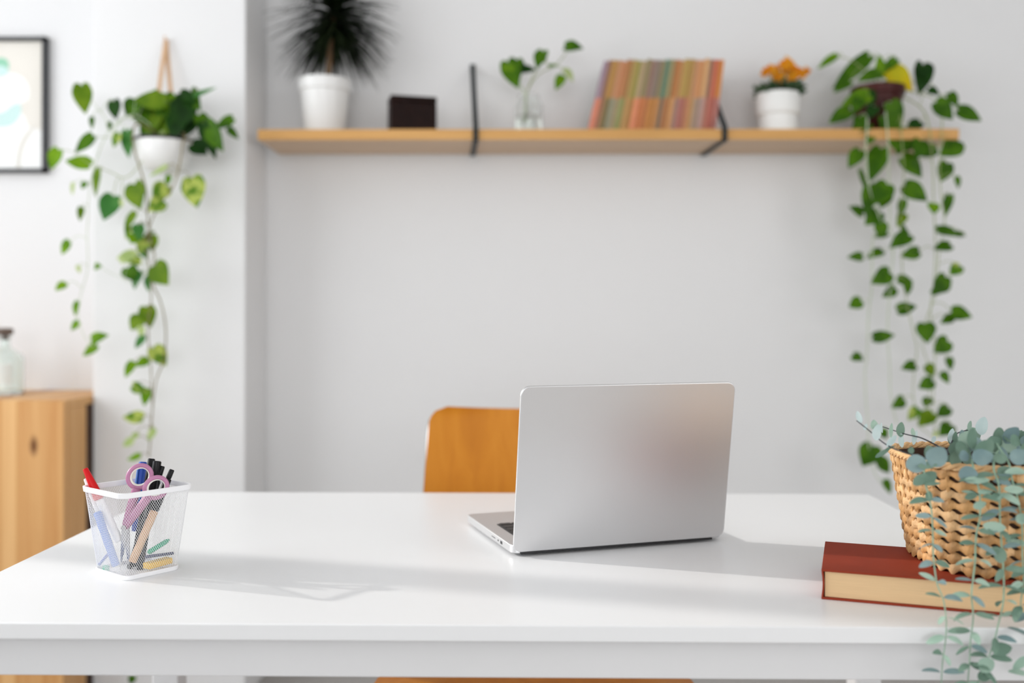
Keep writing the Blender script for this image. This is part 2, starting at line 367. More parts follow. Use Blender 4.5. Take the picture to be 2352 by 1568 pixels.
def backf(u, v):
    z = zb + (zt - zb) * v
    hw = 0.224 - 0.016 * v
    r = 0.035; dz = zt - z
    if dz < r: hw -= r - math.sqrt(max(0, r * r - (r - dz) ** 2))
    dz2 = z - zb
    if dz2 < r: hw -= r - math.sqrt(max(0, r * r - (r - dz2) ** 2))
    x = (u * 2 - 1); y = 1.935 + 0.05 * v + 0.03 * (1 - x * x)
    return Vector((cx + x * hw, y, z - .007 * max(0, v - .5) * 2 * (1 - x * x))), Vector((0, 1, 0))
b = BM(); sheet(b, backf, 20, 30, 0.010); wpart('backrest', b, 'chair_veneer', root)
def seatf(u, v):
    y = 1.43 + 0.46 * v; hw = 0.258 - 0.045 * v; r = 0.05
    d = y - 1.43
    if d < r: hw -= r - math.sqrt(max(0, r * r - (r - d) ** 2))
    d = 1.89 - y
    if d < r: hw -= r - math.sqrt(max(0, r * r - (r - d) ** 2))
    x = u * 2 - 1
    return Vector((cx + x * hw, y, 0.47 - 0.012 * (1 - x * x) - (0.02 * max(0, 1 - v / 0.15)) ** 1.0 * 0.6)), Vector((0, 0, 1))
b = BM(); sheet(b, seatf, 20, 24, 0.012); wpart('seat', b, 'chair_veneer', root)
for s in (-1, 1):
    b = BM(); tube(b, smoothpts([(cx + s * .212, 2.03, 0.0), (cx + s * .212, 1.945, .45), (cx + s * .214, 1.957, .60), (cx + s * .208, 1.988, .80), (cx + s * .204, 1.999, zt - .03)], 5), 0.0085, 10); wpart('rear_leg', b, 'chrome', root)
    b = BM(); tube(b, [(cx + s * .21, 1.50, .458), (cx + s * .225, 1.46, 0.0)], 0.0085, 10); wpart('front_leg', b, 'chrome', root)
    b = BM(); tube(b, [(cx + s * .206, 1.94, .452), (cx + s * .21, 1.48, .452)], 0.0085, 10); wpart('seat_rail', b, 'chrome', root)

# ------------------------------------------------------------------ laptop
LA = 0.33422; LW, LD, LT = 0.3096, 0.2196, R(8.2)
hinge = Vector((-0.01268, 1.26138, TZ))
u = Vector((math.cos(LA), math.sin(LA), 0)); v = Vector((-math.sin(LA), math.cos(LA), 0))
ctr = hinge + u * LW / 2
root = thing('laptop', ctr, 'open silver aluminium laptop seen from behind on the white desk', 'laptop', rz=LA)
lid_up = Vector((0, -math.sin(LT), math.cos(LT)))
# local frame: x along hinge, y towards the keyboard front, z up
b = BM(); prism(b, [(x, y + LD / 2 + .004) for x, y in rrect(LW, LD, .011)], .0035, .0145); base = obj('base', b, 'aluminium', root, bevel=.0014, seg=3)
mtx = Matrix(((1, 0, 0, 0), (0, -math.sin(LT), math.cos(LT), 0.0), (0, math.cos(LT), math.sin(LT), .006), (0, 0, 0, 1)))
b = BM(); prism(b, [(x, y + LD / 2) for x, y in rrect(LW, LD, .0125, 10)], 0, .0042, mtx=mtx); lid = obj('lid', b, 'aluminium', root, bevel=.0012, seg=3)
b = BM(); prism(b, [(x, y + LD / 2 + .003) for x, y in rrect(LW - .006, LD - .012, .009)], .0043, .0048, mtx=mtx); obj('screen', b, 'screen_glass', lid)
b = BM(); tube(b, [(-LW * .40, .006, .0125), (LW * .40, .006, .0125)], .0045, 12); obj('hinge', b, 'port_black', root)
b = BM(); bx(b, (-LW * .465, .0016, .0026), (LW * .445, .0050, .0064)); obj('lid_gap_shade', b, 'port_black', root, bevel=.0008)  # black strip standing in for the contact shadow below the lid
b = BM(); prism(b, [(x, y + .085) for x, y in rrect(.268, .108, .004)], .0145, .0148); kb = obj('keyboard', b, 'key_black', root)
km = None
rows = [(.133, 14, .010), (.1165, 14, .0155), (.098, 14, .0155), (.0795, 13, .0155), (.061, 12, .0155), (.0425, 10, .0155)]
for yr, nk, hh in rows:
    pitch = .262 / nk
    for k in range(nk):
        wd = pitch - .0025
        if nk == 10 and k == 4: wd = pitch - .0025
        b = BM(); x0 = -.131 + k * pitch + .00125; prism(b, [(x + x0 + wd / 2, y + yr - .0) for x, y in rrect(wd, hh, .0015, 2)], .0148, .0158); obj('key', b, 'key_black', kb)
b = BM(); prism(b, [(x, y + .182) for x, y in rrect(.13, .075, .004)], .01452, .01470); obj('trackpad', b, 'aluminium', root)
for (yy, wd, hh, nm) in ((.115, .0165, .0012, 'card_slot'), (.094, .0045, .0022, 'usb_port'), (.080, .0085, .0042, 'display_port')):
    b = BM(); bx(b, (-LW / 2 - .0003, yy - wd / 2 - .03, .0088 - hh / 2), (-LW / 2 + .002, yy + wd / 2 - .03, .0088 + hh / 2)); obj(nm, b, 'port_black', base, bevel=.0004)
for x in (-1, 1):
    for y in (.03, LD - .025):
        b = BM(); lathe(b, [(0, 0), (.008, 0), (.008, .0036), (0, .0036)], (x * (LW / 2 - .03), y, 0), 16); obj('foot', b, 'rubber', root)

# ------------------------------------------------------------------ mesh pen holder
E1 = Vector((math.cos(R(52)), math.sin(R(52)), 0)); E2 = Vector((-E1.y, E1.x, 0))
cupc = Vector((-0.4725, 1.1895, TZ)); CH = .105
root = thing('pen_holder', cupc, 'white wire mesh pen holder standing at the left of the desk', 'pen holder', rz=R(52))
def cside(z):  # outer side length of the cup at height z
    return 0.070 + (0.094 - 0.070) * z / CH
def ringat(z, r=None, n=5, off=0):
    s = cside(z) + off
    return [(x, y) for x, y in rrect(s, s, r or s * .12, n)]
def band(name, z0, z1, out, inn):
    b = BM(); n = len(ringat(0))
    loops = [[b.verts.new((x, y, z)) for x, y in ringat(z, off=o)] for z, o in ((z0, inn), (z0, out), (z1, out), (z1, inn))]
    for a, c in zip(loops, loops[1:] + loops[:1]):
        for k in range(n): b.faces.new([a[k], a[(k + 1) % n], c[(k + 1) % n], c[k]])
    return obj(name, b, 'mesh_white', root, bevel=.0006)
band('rim', CH - .0065, CH, .0035, -.001)
band('base_ring', 0.0, .0055, .0030, -.001)
b = BM(); prism(b, ringat(0, off=-.001), .0012, .0022); obj('base_plate', b, 'mesh_white', root)
b = BM()  # diamond grid wrapped round the four sides
NC, NR = 108, 21; zl, zh = .005, CH - .006
def cuppt(t, z):
    pts = ringat(z); n = len(pts); per = [0]
    for k in range(n): per.append(per[-1] + math.dist(pts[k], pts[(k + 1) % n]))
    q = (t % 1.0) * per[-1]
    for k in range(n):
        if q <= per[k + 1] + 1e-12:
            f = (q - per[k]) / max(1e-9, per[k + 1] - per[k]); a, c = pts[k], pts[(k + 1) % n]
            return (a[0] + (c[0] - a[0]) * f, a[1] + (c[1] - a[1]) * f, z)
    return (*pts[0], z)
G = {}
for j in range(2 * NR + 1):
    for i in range(2 * NC):
        if (i + j) % 2 == 0: G[i, j] = b.verts.new(cuppt(i / (2 * NC), zl + (zh - zl) * j / (2 * NR)))
for j in range(1, 2 * NR):
    for i in range(2 * NC):
        if (i + j) % 2 == 1:
            b.faces.new([G[(i - 1) % (2 * NC), j], G[i, j - 1], G[(i + 1) % (2 * NC), j], G[i, j + 1]])
mo = obj('mesh_wall', b, 'mesh_white', root, smooth=False)
wf = mo.modifiers.new('wire', 'WIREFRAME'); wf.thickness = .00047; wf.use_even_offset = False

Q3 = crop(150, 1030, 4.75)
PG = 'pens and tools in the mesh holder'
def rod(name, label, cat, segs, r_end=None):
    """segs: list of (part name, p, q, radius0, radius1, material)"""
    p0 = segs[-1][2]
    rt = thing(name, p0, label, cat, PG)
    for nm, p, q, r0, r1, m in segs:
        b = BM(); p, q = Vector(p), Vector(q); d = (q - p).normalized() * min(.0012, (q - p).length * .1)
        tube(b, [p, p + d, q - d, q], [r0 * .8, r0, r1, r1 * .8], 14, caps=True); wpart(nm, b, m, rt)
    return rt
def lerp(a, b_, t): return Vector(a) + (Vector(b_) - Vector(a)) * t
a_, z_ = Q3(218, 215, 1.185), Q3(590, 1010, 1.190)
rod('highlighter', 'red-capped white highlighter leaning left in the mesh holder', 'highlighter',
    [('cap', a_, lerp(a_, z_, .42), .0032, .0062, 'red_plastic'), ('body', lerp(a_, z_, .42), z_, .0052, .0052, 'white_plastic')])
a_, z_ = Q3(225, 325, 1.192), Q3(530, 1150, 1.196)
rod('pen', 'white pen behind the red highlighter in the mesh holder', 'pen',
    [('cap', a_, lerp(a_, z_, .2), .0028, .0034, 'white_plastic'), ('barrel', lerp(a_, z_, .2), z_, .0032, .0030, 'white_plastic')])
a_, z_ = Q3(945, 108, 1.225), Q3(745, 1300, 1.200)
rod('marker_pen', 'tallest black marker pen in the mesh holder', 'marker', [('cap', a_, lerp(a_, z_, .3), .0044, .0044, 'black_plastic'), ('barrel', lerp(a_, z_, .3), z_, .0040, .0038, 'black_plastic')])
a_, z_ = Q3(1006, 135, 1.212), Q3(815, 1330, 1.185)
rod('marker_pen', 'thick black marker pen directly right of the tallest one, in the mesh holder', 'marker', [('cap', a_, lerp(a_, z_, .3), .0052, .0050, 'black_plastic'), ('barrel', lerp(a_, z_, .3), z_, .0044, .0040, 'black_plastic')])
a_, z_ = Q3(1064, 190, 1.214), Q3(700, 1305, 1.190)
rod('pen', 'slim black pen between the thick marker and the tan-bodied marker', 'pen', [('cap', a_, lerp(a_, z_, .15), .0030, .0034, 'black_plastic'), ('barrel', lerp(a_, z_, .15), z_, .0038, .0030, 'black_plastic')])
a_, z_ = Q3(1168, 228, 1.206), Q3(735, 1240, 1.174)
rod('marker_pen', 'tan-bodied marker with long black cap, rightmost in the mesh holder', 'marker',
    [('cap_top', a_, lerp(a_, z_, .10), .0031, .0033, 'black_plastic'), ('cap', lerp(a_, z_, .10), lerp(a_, z_, .45), .0044, .0050, 'black_plastic'), ('barrel', lerp(a_, z_, .45), z_, .0050, .0048, 'tan_wood')])
a_, z_ = Q3(350, 690, 1.178), Q3(560, 1280, 1.170)
rod('crayon', 'sky blue crayon low at the left inside the mesh holder', 'crayon', [('barrel', a_, z_, .0048, .0048, 'sky_blue_plastic')])
a_, z_ = Q3(850, 143, 1.235), Q3(760, 900, 1.222)
rod('pen', 'dark blue pen seen through the scissor handle', 'pen', [('cap', a_, lerp(a_, z_, .45), .0050, .0052, 'blue_plastic'), ('clip', lerp(a_, z_, .02) + Vector((-.0035, -.005, 0)), lerp(a_, z_, .4) + Vector((-.0035, -.006, 0)), .0012, .0014, 'sky_blue_plastic'), ('barrel', lerp(a_, z_, .45), z_, .0046, .0040, 'blue_plastic')])
a_, z_ = Q3(1140, 990, 1.205), Q3(915, 1130, 1.175)
rod('crayon', 'short green crayon lying slanted low in the mesh holder', 'crayon', [('tip', a_, lerp(a_, z_, .15), .0010, .0026, 'green_plastic'), ('barrel', lerp(a_, z_, .15), z_, .0030, .0030, 'green_plastic')])
a_, z_ = Q3(1180, 1140, 1.198), Q3(880, 1180, 1.165)
rod('pencil', 'navy pencil stub lying above the yellow eraser in the mesh holder', 'pencil', [('barrel', a_, z_, .0019, .0019, 'navy_plastic')])
a_, z_ = Q3(370, 1270, 1.178), Q3(470, 1150, 1.185)
rod('pencil', 'violet-blue pencil stub low in the left corner of the mesh holder', 'pencil', [('barrel', a_, z_, .0018, .0018, 'blue_plastic')])
def block(name, label, cat, p, q, h, dth, m):
    p, q = Vector(p), Vector(q); ax = (q - p); L = ax.length; c = (p + q) / 2
    rt = thing(name, c - Vector((0, 0, h / 2)), label, cat, PG, rz=math.atan2(ax.y, ax.x))
    b = BM(); bx(b, (-L / 2, -dth / 2, 0), (L / 2, dth / 2, h)); obj('block', b, m, rt, bevel=.0012); return rt
p = Q3(885, 1262, 1.1685); q = Q3(1140, 1262, 1.2000); q.z = p.z = TZ + .0105
block('eraser', 'yellow eraser lying in the right corner of the mesh holder', 'eraser', p, q, .0075, .012, 'yellow_plastic')
p = Q3(415, 1330, 1.172); q = Q3(480, 1330, 1.176); q.z = p.z = TZ + .0065
block('sharpener', 'small green block in the left corner of the mesh holder', 'sharpener', p, q, .007, .008, 'green_plastic')
# scissors
piv = Q3(660, 850, 1.186)
root = thing('scissors', piv, 'scissors with mauve ring handles standing up in the mesh holder', 'scissors', PG)
for i, (rc, rx_, rz_, ang, yy, bl) in enumerate((((815, 305), 112, 126, 25, 1.186, (600, 1330)), ((992, 425), 106, 118, 38, 1.180, (700, 1340)))):
    c = Q3(rc[0], rc[1], yy); sc = yy / F / 4.75; pts = []; inn = []
    for k in range(28):
        a = 2 * math.pi * k / 28; x, z = rx_ * math.cos(a), rz_ * math.sin(a); ca, sa = math.cos(R(-ang)), math.sin(R(-ang))
        X, Z = x * ca - z * sa, x * sa + z * ca
        pts.append(c + Vector((X * sc, X * sc * .35, Z * sc))); inn.append(c + Vector((X * sc * .86, X * sc * .30 + .0015, Z * sc * .86)))
    b = BM(); n = len(pts)
    for ring, rr, mi_ in ((pts, .0027, 0),):
        tube(b, ring + [ring[0]], rr, 10, caps=False)
    # shank from ring to pivot
    lowp = min(pts, key=lambda p_: (p_ - piv).length)
    tube(b, [lowp, lerp(lowp, piv, .5), piv], [.0052, .0056, .0045], 10)
    hd = wpart('handle', b, 'mauve_plastic', root); hd['label'] = 'mauve ring handle'
    b = BM(); tube(b, inn + [inn[0]], .0024, 10, caps=False); wpart('grip_lining', b, 'grip_cream', root, hd)
    e = Q3(bl[0], bl[1], 1.184); b = BM(); d = (e - piv); s = Vector((d.z, 0, -d.x)).normalized() * .0045; t_ = Vector((0, .0006 + .0012 * i, 0)); t0 = Vector((0, .0012 * i - .0006, 0))
    vs = [b.verts.new(x) for x in (piv + s + t0, piv - s + t0, e + t0, piv + s + t_, piv - s + t_, e + t_)]
    for f_ in ((0, 1, 2), (3, 5, 4), (0, 3, 4, 1), (1, 4, 5, 2), (2, 5, 3, 0)): b.faces.new([vs[k] for k in f_])
    wpart('blade', b, 'steel', root, smooth=False)
b = BM(); tube(b, [piv + Vector((0, -.007, 0)), piv + Vector((0, .004, 0))], .0032, 14); wpart('pivot_screw', b, 'steel', root)

# ------------------------------------------------------------------ red book under the basket
BA = R(-18.7); bc = Vector((0.329, 1.079, TZ)); BLN, BDP, BT = .275, .145, .033
root = thing('hardback_book', bc, 'thick dark red hardback book lying on the desk beneath the wicker basket', 'book', rz=BA)
b = BM(); bx(b, (0, 0, 0), (BLN, BDP, .0024)); bx(b, (0, 0, BT - .0024), (BLN, BDP, BT))
n = 6
for k in range(n):   # spine, slightly hollow joint
    z0, z1 = .0024 + (BT - .0048) * k / n, .0024 + (BT - .0048) * (k + 1) / n
    f0 = .002 * math.sin(math.pi * k / n); f1 = .002 * math.sin(math.pi * (k + 1) / n)
    vs = [b.verts.new(p_) for p_ in ((-0 + f0 * .6, 0, z0), (f1 * .6, 0, z1), (f1 * .6 + .002, 0, z1), (f0 * .6 + .002, 0, z0), (f0 * .6, BDP, z0), (f1 * .6, BDP, z1), (f1 * .6 + .002, BDP, z1), (f0 * .6 + .002, BDP, z0))]
    for f_ in ((0, 1, 2, 3), (4, 7, 6, 5), (0, 4, 5, 1), (3, 2, 6, 7)): b.faces.new([vs[i] for i in f_])
obj('cover', b, 'book_cloth_red', root, smooth=False, bevel=.0005)
b = BM(); bx(b, (.0035, .0028, .0025), (BLN - .004, BDP - .0028, BT - .0025)); obj('page_block', b, 'page_cream', root, bevel=.0004)

# ------------------------------------------------------------------ wicker basket
KC = Vector((0.541, 1.122, TZ + BT)); KH = .124
def sq(a, e=3.0): return (abs(math.cos(a)) ** e + abs(math.sin(a)) ** e) ** (-1 / e)
def krad(z): return .0855 + (.1045 - .0855) * z / KH
root = thing('wicker_basket', KC, 'woven straw basket standing on the red book at the right of the desk', 'basket')
b = BM(); NS = 36; NRW = 10
for k in range(NRW):
    zc = .0065 + (KH - .020) * k / (NRW - 1); ring = []; n = NS * 8; sides = 8
    for i in range(n):
        a = 2 * math.pi * i / n
        wv = math.cos(NS * a + .14 * k + .5 * noise.noise(Vector((a * 3, k * 1.9, 2))))
        jit = .0010 * noise.noise(Vector((a * 9, k * 3.1, 0)))
        r = krad(zc) * sq(a) + wv * .0010 + jit; hh = .0049 + .0015 * wv + .0008 * noise.noise(Vector((a * 7, k * 7.7, 4)))
        zz = zc + .0016 * noise.noise(Vector((a * 6, k * 5.3, 9))) + .0014 * math.sin(NS * a + .14 * k)
        rr = []
        for s in range(sides):
            q = 2 * math.pi * s / sides; rad = r + (.0019 + .0004 * wv) * math.cos(q); rr.append(b.verts.new((math.cos(a) * rad, math.sin(a) * rad, zz + hh * math.sin(q))))
        ring.append(rr)
    for i in range(n):
        for s in range(sides):
            f_ = b.faces.new([ring[i][s], ring[(i + 1) % n][s], ring[(i + 1) % n][(s + 1) % sides], ring[i][(s + 1) % sides]])
            f_.material_index = 1 if noise.noise(Vector((int(i / 8 + .5) * 1.7, k * 2.3, 0))) > .05 else 0
obj('woven_wall', b, ['straw', 'straw_pale'], root)
b = BM()
for i in range(NS):
    a = 2 * math.pi * i / NS
    tube(b, [(math.cos(a) * krad(z) * sq(a), math.sin(a) * krad(z) * sq(a), z) for z in (0.003, KH * .5, KH - .006)], .0022, 6)
obj('stakes', b, 'straw', root)
b = BM()
for j, (dr, dz, ph) in enumerate(((0.001, 0, 0), (-.001, .004, 2.1), (.0015, -.0045, 4.2))):
    pts = []
    for i in range(160):
        a = 2 * math.pi * i / 160; q = 22 * a + ph
        r = krad(KH) * sq(a) + .0020 * math.cos(q); pts.append((math.cos(a) * r, math.sin(a) * r, KH - .005 + .0024 * math.sin(q)))
    tube(b, pts + [pts[0]], .0025, 7, caps=False)
obj('braided_rim', b, 'straw_pale', root)
b = BM(); lathe(b, [(0, .002), (krad(0) - .0025, .002), (krad(KH) - .004, KH - .008), (krad(KH) - .006, KH - .008), (krad(0) - .0045, .004), (0, .004)], seg=72, shape=sq); obj('liner', b, 'basket_liner', root)

# ------------------------------------------------------------------ eucalyptus in the basket
root = thing('eucalyptus_plant', KC + Vector((0, 0, .06)), 'grey-green trailing eucalyptus growing in the straw basket', 'plant')
b = BM(); lathe(b, [(0, KH - .040), (.092, KH - .040), (.092, KH - .028), (.05, KH - .024), (0, KH - .022)], seg=48); b.transform(Matrix.Translation(KC)); wpart('soil', b, 'soil', root)
Q8 = crop(1850, 920, 2.42)
EM = ['euca_blue', 'euca_sage', 'euca_mint', 'euca_pale']
def epx(n, Y): return n / 2.42 / F * Y
random.seed(11)
def euca_stem(pts, r, mat_, leaves, extra=()):
    P = smoothpts([Q8(*p_) for p_ in pts], 6)
    b = BM(); tube(b, P, [r * (1.1 - .5 * i / len(P)) for i in range(len(P))], 7); st = wpart('stem', b, mat_, root)
    b = BM()
    ln = [0]
    for a, c in zip(P, P[1:]): ln.append(ln[-1] + (c - a).length)
    if leaves:
        start, step, size, w_, bias = leaves; s = start; k = 0
        while s < ln[-1]:
            i = max(j for j in range(len(ln)) if ln[j] <= s); i = min(i, len(P) - 2)
            p_ = lerp(P[i], P[i + 1], (s - ln[i]) / max(1e-6, ln[i + 1] - ln[i]))
            for sgn in (-1, 1):
                a = R(random.uniform(-25, 25) + (0 if k % 2 == 0 else random.choice((50, 70, -60)))) + (math.pi if sgn < 0 else 0)
                el = random.uniform(-.65, .25); L = size * random.uniform(.75, 1.15)
                d = Vector((math.cos(a), -abs(math.sin(a)) * .9 if sgn > 0 else -math.sin(a) * .6, el)).normalized()
                nm = Vector((random.uniform(-.3, .3), -.55 + random.uniform(-.4, .4), .8))
                leaf(b, p_ + d * .0012, p_ + d * L, L * w_ * random.uniform(.8, 1.15), nm, OVAL, random.choice(bias), droop=random.uniform(.05, .3), fold=.15)
            s += step * random.uniform(.8, 1.2); k += 1
    for (x, y, Y, L, W, ang, tilt, mi_) in extra:
        c = Q8(x, y, Y); d = Vector((math.cos(R(ang)), tilt, math.sin(R(ang)))).normalized(); Lm = epx(L, Y)
        leaf(b, c - d * Lm / 2, c + d * Lm / 2, epx(W, Y), Vector((.1, -1, .35)), OVAL, mi_, droop=-.12, fold=-.15)
    if len(b.verts): wpart('foliage', b, EM, root, st)
    else: b.free()
mixA = [0, 1, 1, 2, 1, 0]
euca_stem([(745, 330, 1.02), (690, 330, 1.00), (662, 380, .990), (668, 460, .985), (690, 540, .985), (705, 640, .984), (710, 740, .983), (712, 850, .982), (720, 930, .978), (735, 1020, .973), (770, 1110, .969), (785, 1230, .966), (780, 1340, .966), (765, 1450, .966), (758, 1568, .966), (755, 1640, .966)], .0009, 'euca_stem', (.075, .0165, .0185, .42, mixA),
    [(615, 350, .985, 115, 105, 200, .1, 0), (735, 312, .982, 125, 120, 60, -.1, 0), (700, 290, .995, 90, 80, 120, .2, 1), (640, 440, .984, 95, 60, 215, .1, 1), (690, 430, .986, 100, 75, 40, .1, 1), (680, 360, .983, 110, 38, 5, 0, 1), (710, 460, .983, 90, 22, 0, .2, 1), (690, 530, .984, 60, 45, 90, .1, 1), (590, 275, 1.02, 40, 38, 90, .1, 1)])
euca_stem([(1010, 250, 1.05), (960, 280, 1.01), (930, 340, .990), (955, 440, .984), (972, 540, .982), (970, 660, .982), (950, 750, .982), (945, 880, .981), (935, 980, .976), (925, 1080, .970), (935, 1200, .966), (920, 1330, .964), (915, 1440, .964), (905, 1568, .964), (900, 1640, .964)], .0010, 'euca_stem', (.095, .0170, .020, .38, mixA),
    [(905, 410, .984, 105, 100, 190, .1, 0), (955, 440, .980, 140, 42, 0, 0, 2), (985, 312, .984, 120, 95, 10, 0, 0), (885, 305, .99, 65, 62, 120, .1, 0), (930, 210, 1.00, 120, 60, 85, .2, 1), (1000, 270, .99, 130, 95, 50, .1, 1), (970, 580, .978, 75, 45, 20, 0, 2), (1000, 505, .980, 90, 30, 0, .1, 2), (920, 530, .984, 70, 38, 200, .1, 1)])
euca_stem([(1100, 240, 1.05), (1060, 300, 1.0), (1048, 380, .988), (1078, 480, .983), (1082, 640, .982), (1090, 780, .982), (1100, 900, .981), (1105, 1020, .974), (1100, 1130, .968), (1075, 1240, .965), (1050, 1340, .963), (1015, 1440, .962), (960, 1568, .962), (940, 1640, .962)], .0010, 'euca_stem', (.085, .0170, .021, .42, mixA),
    [(1050, 700, .976, 130, 62, 175, 0, 2), (1090, 860, .978, 85, 75, 80, .1, 1), (1070, 530, .980, 75, 42, 185, 0, 2), (1110, 400, .985, 90, 80, 30, .1, 1), (1010, 1470, .956, 95, 85, 45, -.1, 2), (1000, 1530, .96, 85, 60, 10, 0, 1), (1095, 1380, .960, 110, 75, 10, 0, 1)])
euca_stem([(1060, 230, 1.03), (1090, 280, 1.0), (1130, 340, .988), (1150, 440, .984), (1180, 540, .982), (1205, 680, .982), (1208, 860, .981), (1215, 1000, .975), (1200, 1110, .968), (1200, 1190, .966)], .0010, 'euca_stem', (.070, .023, .021, .40, mixA),
    [(1160, 492, .976, 115, 48, 178, 0, 2), (1085, 320, .985, 60, 80, 80, .1, 1), (1190, 310, .985, 110, 90, 20, 0, 0), (1205, 655, .978, 70, 60, 30, 0, 2)])
euca_stem([(1240, 260, 1.0), (1235, 360, .985), (1240, 500, .983), (1255, 700, .982), (1262, 900, .981), (1262, 1060, .972), (1265, 1200, .968), (1255, 1400, .966), (1250, 1640, .966)], .0010, 'euca_stem', (.03, .022, .022, .42, mixA))
euca_stem([(700, 330, 1.03), (560, 290, 1.035), (490, 265, 1.045), (430, 230, 1.055), (360, 170, 1.06), (285, 110, 1.06)], .00085, 'euca_twig', None,
    [(300, 90, 1.06, 70, 36, 110, .1, 3), (335, 145, 1.06, 40, 22, 60, .3, 3), (400, 175, 1.055, 95, 52, 75, .2, 3), (385, 135, 1.06, 60, 45, 100, .1, 2), (480, 225, 1.05, 85, 34, 50, .1, 3), (430, 290, 1.05, 100, 26, 30, .1, 1), (470, 262, 1.05, 60, 14, 20, .1, 1)])
euca_stem([(800, 290, 1.10), (715, 240, 1.11), (640, 205, 1.11), (555, 185, 1.11), (430, 145, 1.12)], .00085, 'euca_twig', None,
    [(532, 160, 1.11, 85, 50, 85, .1, 1), (535, 220, 1.11, 80, 34, 95, 0, 3), (478, 165, 1.11, 85, 24, 80, .3, 2), (610, 205, 1.11, 85, 28, 72, .2, 3), (425, 150, 1.12, 60, 12, 95, .1, 3), (600, 175, 1.11, 50, 26, 100, .1, 2)])
euca_stem([(760, 320, 1.08), (800, 260, 1.10), (835, 190, 1.12), (880, 168, 1.13), (940, 160, 1.13)], .00085, 'euca_twig', None,
    [(815, 195, 1.12, 85, 40, 80, .2, 3), (915, 140, 1.13, 60, 26, 80, .1, 2), (985, 140, 1.12, 105, 70, 75, .1, 3), (835, 215, 1.11, 90, 36, 88, .1, 1), (715, 215, 1.11, 40, 26, 70, .1, 3), (865, 245, 1.10, 60, 40, 60, .2, 1)])
random.seed(5)
ex = []
for k in range(62):
    x = random.uniform(820, 1270); y = random.uniform(185, 320) + (20 if x < 900 else 0)
    ex.append((x, y, random.uniform(.995, 1.19), random.uniform(70, 115), random.uniform(48, 90), random.uniform(30, 150), random.uniform(-.3, .3), random.choice((1, 1, 1, 0, 2))))
euca_stem([(1000, 330, 1.10), (1040, 260, 1.10), (1120, 210, 1.10), (1200, 190, 1.10)], .0010, 'euca_stem', None, ex)

# ------------------------------------------------------------------ wall shelf with its straps
SZ = 1.566; SX0, SX1, SY0 = -0.7225, 1.174, 2.645
root = thing('wall_shelf', ((SX0 + SX1) / 2, YB, SZ), 'long light oak wall shelf on the back wall held by two black straps', 'shelf')
b = BM(); bx(b, (SX0, SY0 + .0015, SZ - .028), (SX1, YB - .001, SZ)); wpart('shelf_board', b, 'shelf_face', root)
b = BM(); bx(b, (SX0 - .0008, SY0, SZ - .0282), (SX1 + .0008, SY0 + .0014, SZ + .0001)); eb = wpart('edge_band', b, 'shelf_oak', root); eb['label'] = 'golden oak front edge band'
for X, XW in ((-.1297, -.1505), (.5434, .527)):
    b = BM(); hw = .0075; t = .003
    zt_ = 1.792
    path = [(YB - .002, zt_ + .01), (YB - .004, zt_), (SY0 - .002, SZ + .004), (SY0 - .0035, SZ), (SY0 - .0035, SZ - .028), (SY0 - .001, SZ - .030), (YB - .004, SZ - .031)]
    out = []
    for i, (y, z) in enumerate(path):
        p_ = Vector((y, z)); a = Vector(path[max(i - 1, 0)]); c = Vector(path[min(i + 1, len(path) - 1)]); d = (c - a).normalized(); nrm = Vector((d.y, -d.x))
        out.append((p_, p_ - nrm * t if False else p_ + nrm * t))
    X_ = X; XF = [XW, XW, X, X, X, X, XW]
    rings = [[b.verts.new((X - hw, o[0].x, o[0].y)), b.verts.new((X + hw, o[0].x, o[0].y)), b.verts.new((X + hw, o[1].x, o[1].y)), b.verts.new((X - hw, o[1].x, o[1].y))] for o in out]
    for rg, xf in zip(rings, XF):
        for v_ in rg: v_.co.x += xf - X
    for a, c in zip(rings, rings[1:]):
        for k in range(4): b.faces.new([a[k], a[(k + 1) % 4], c[(k + 1) % 4], c[k]])
    b.faces.new(rings[0]); b.faces.new(rings[-1][::-1])
    wpart('strap_bracket', b, 'black_steel', root, smooth=False)

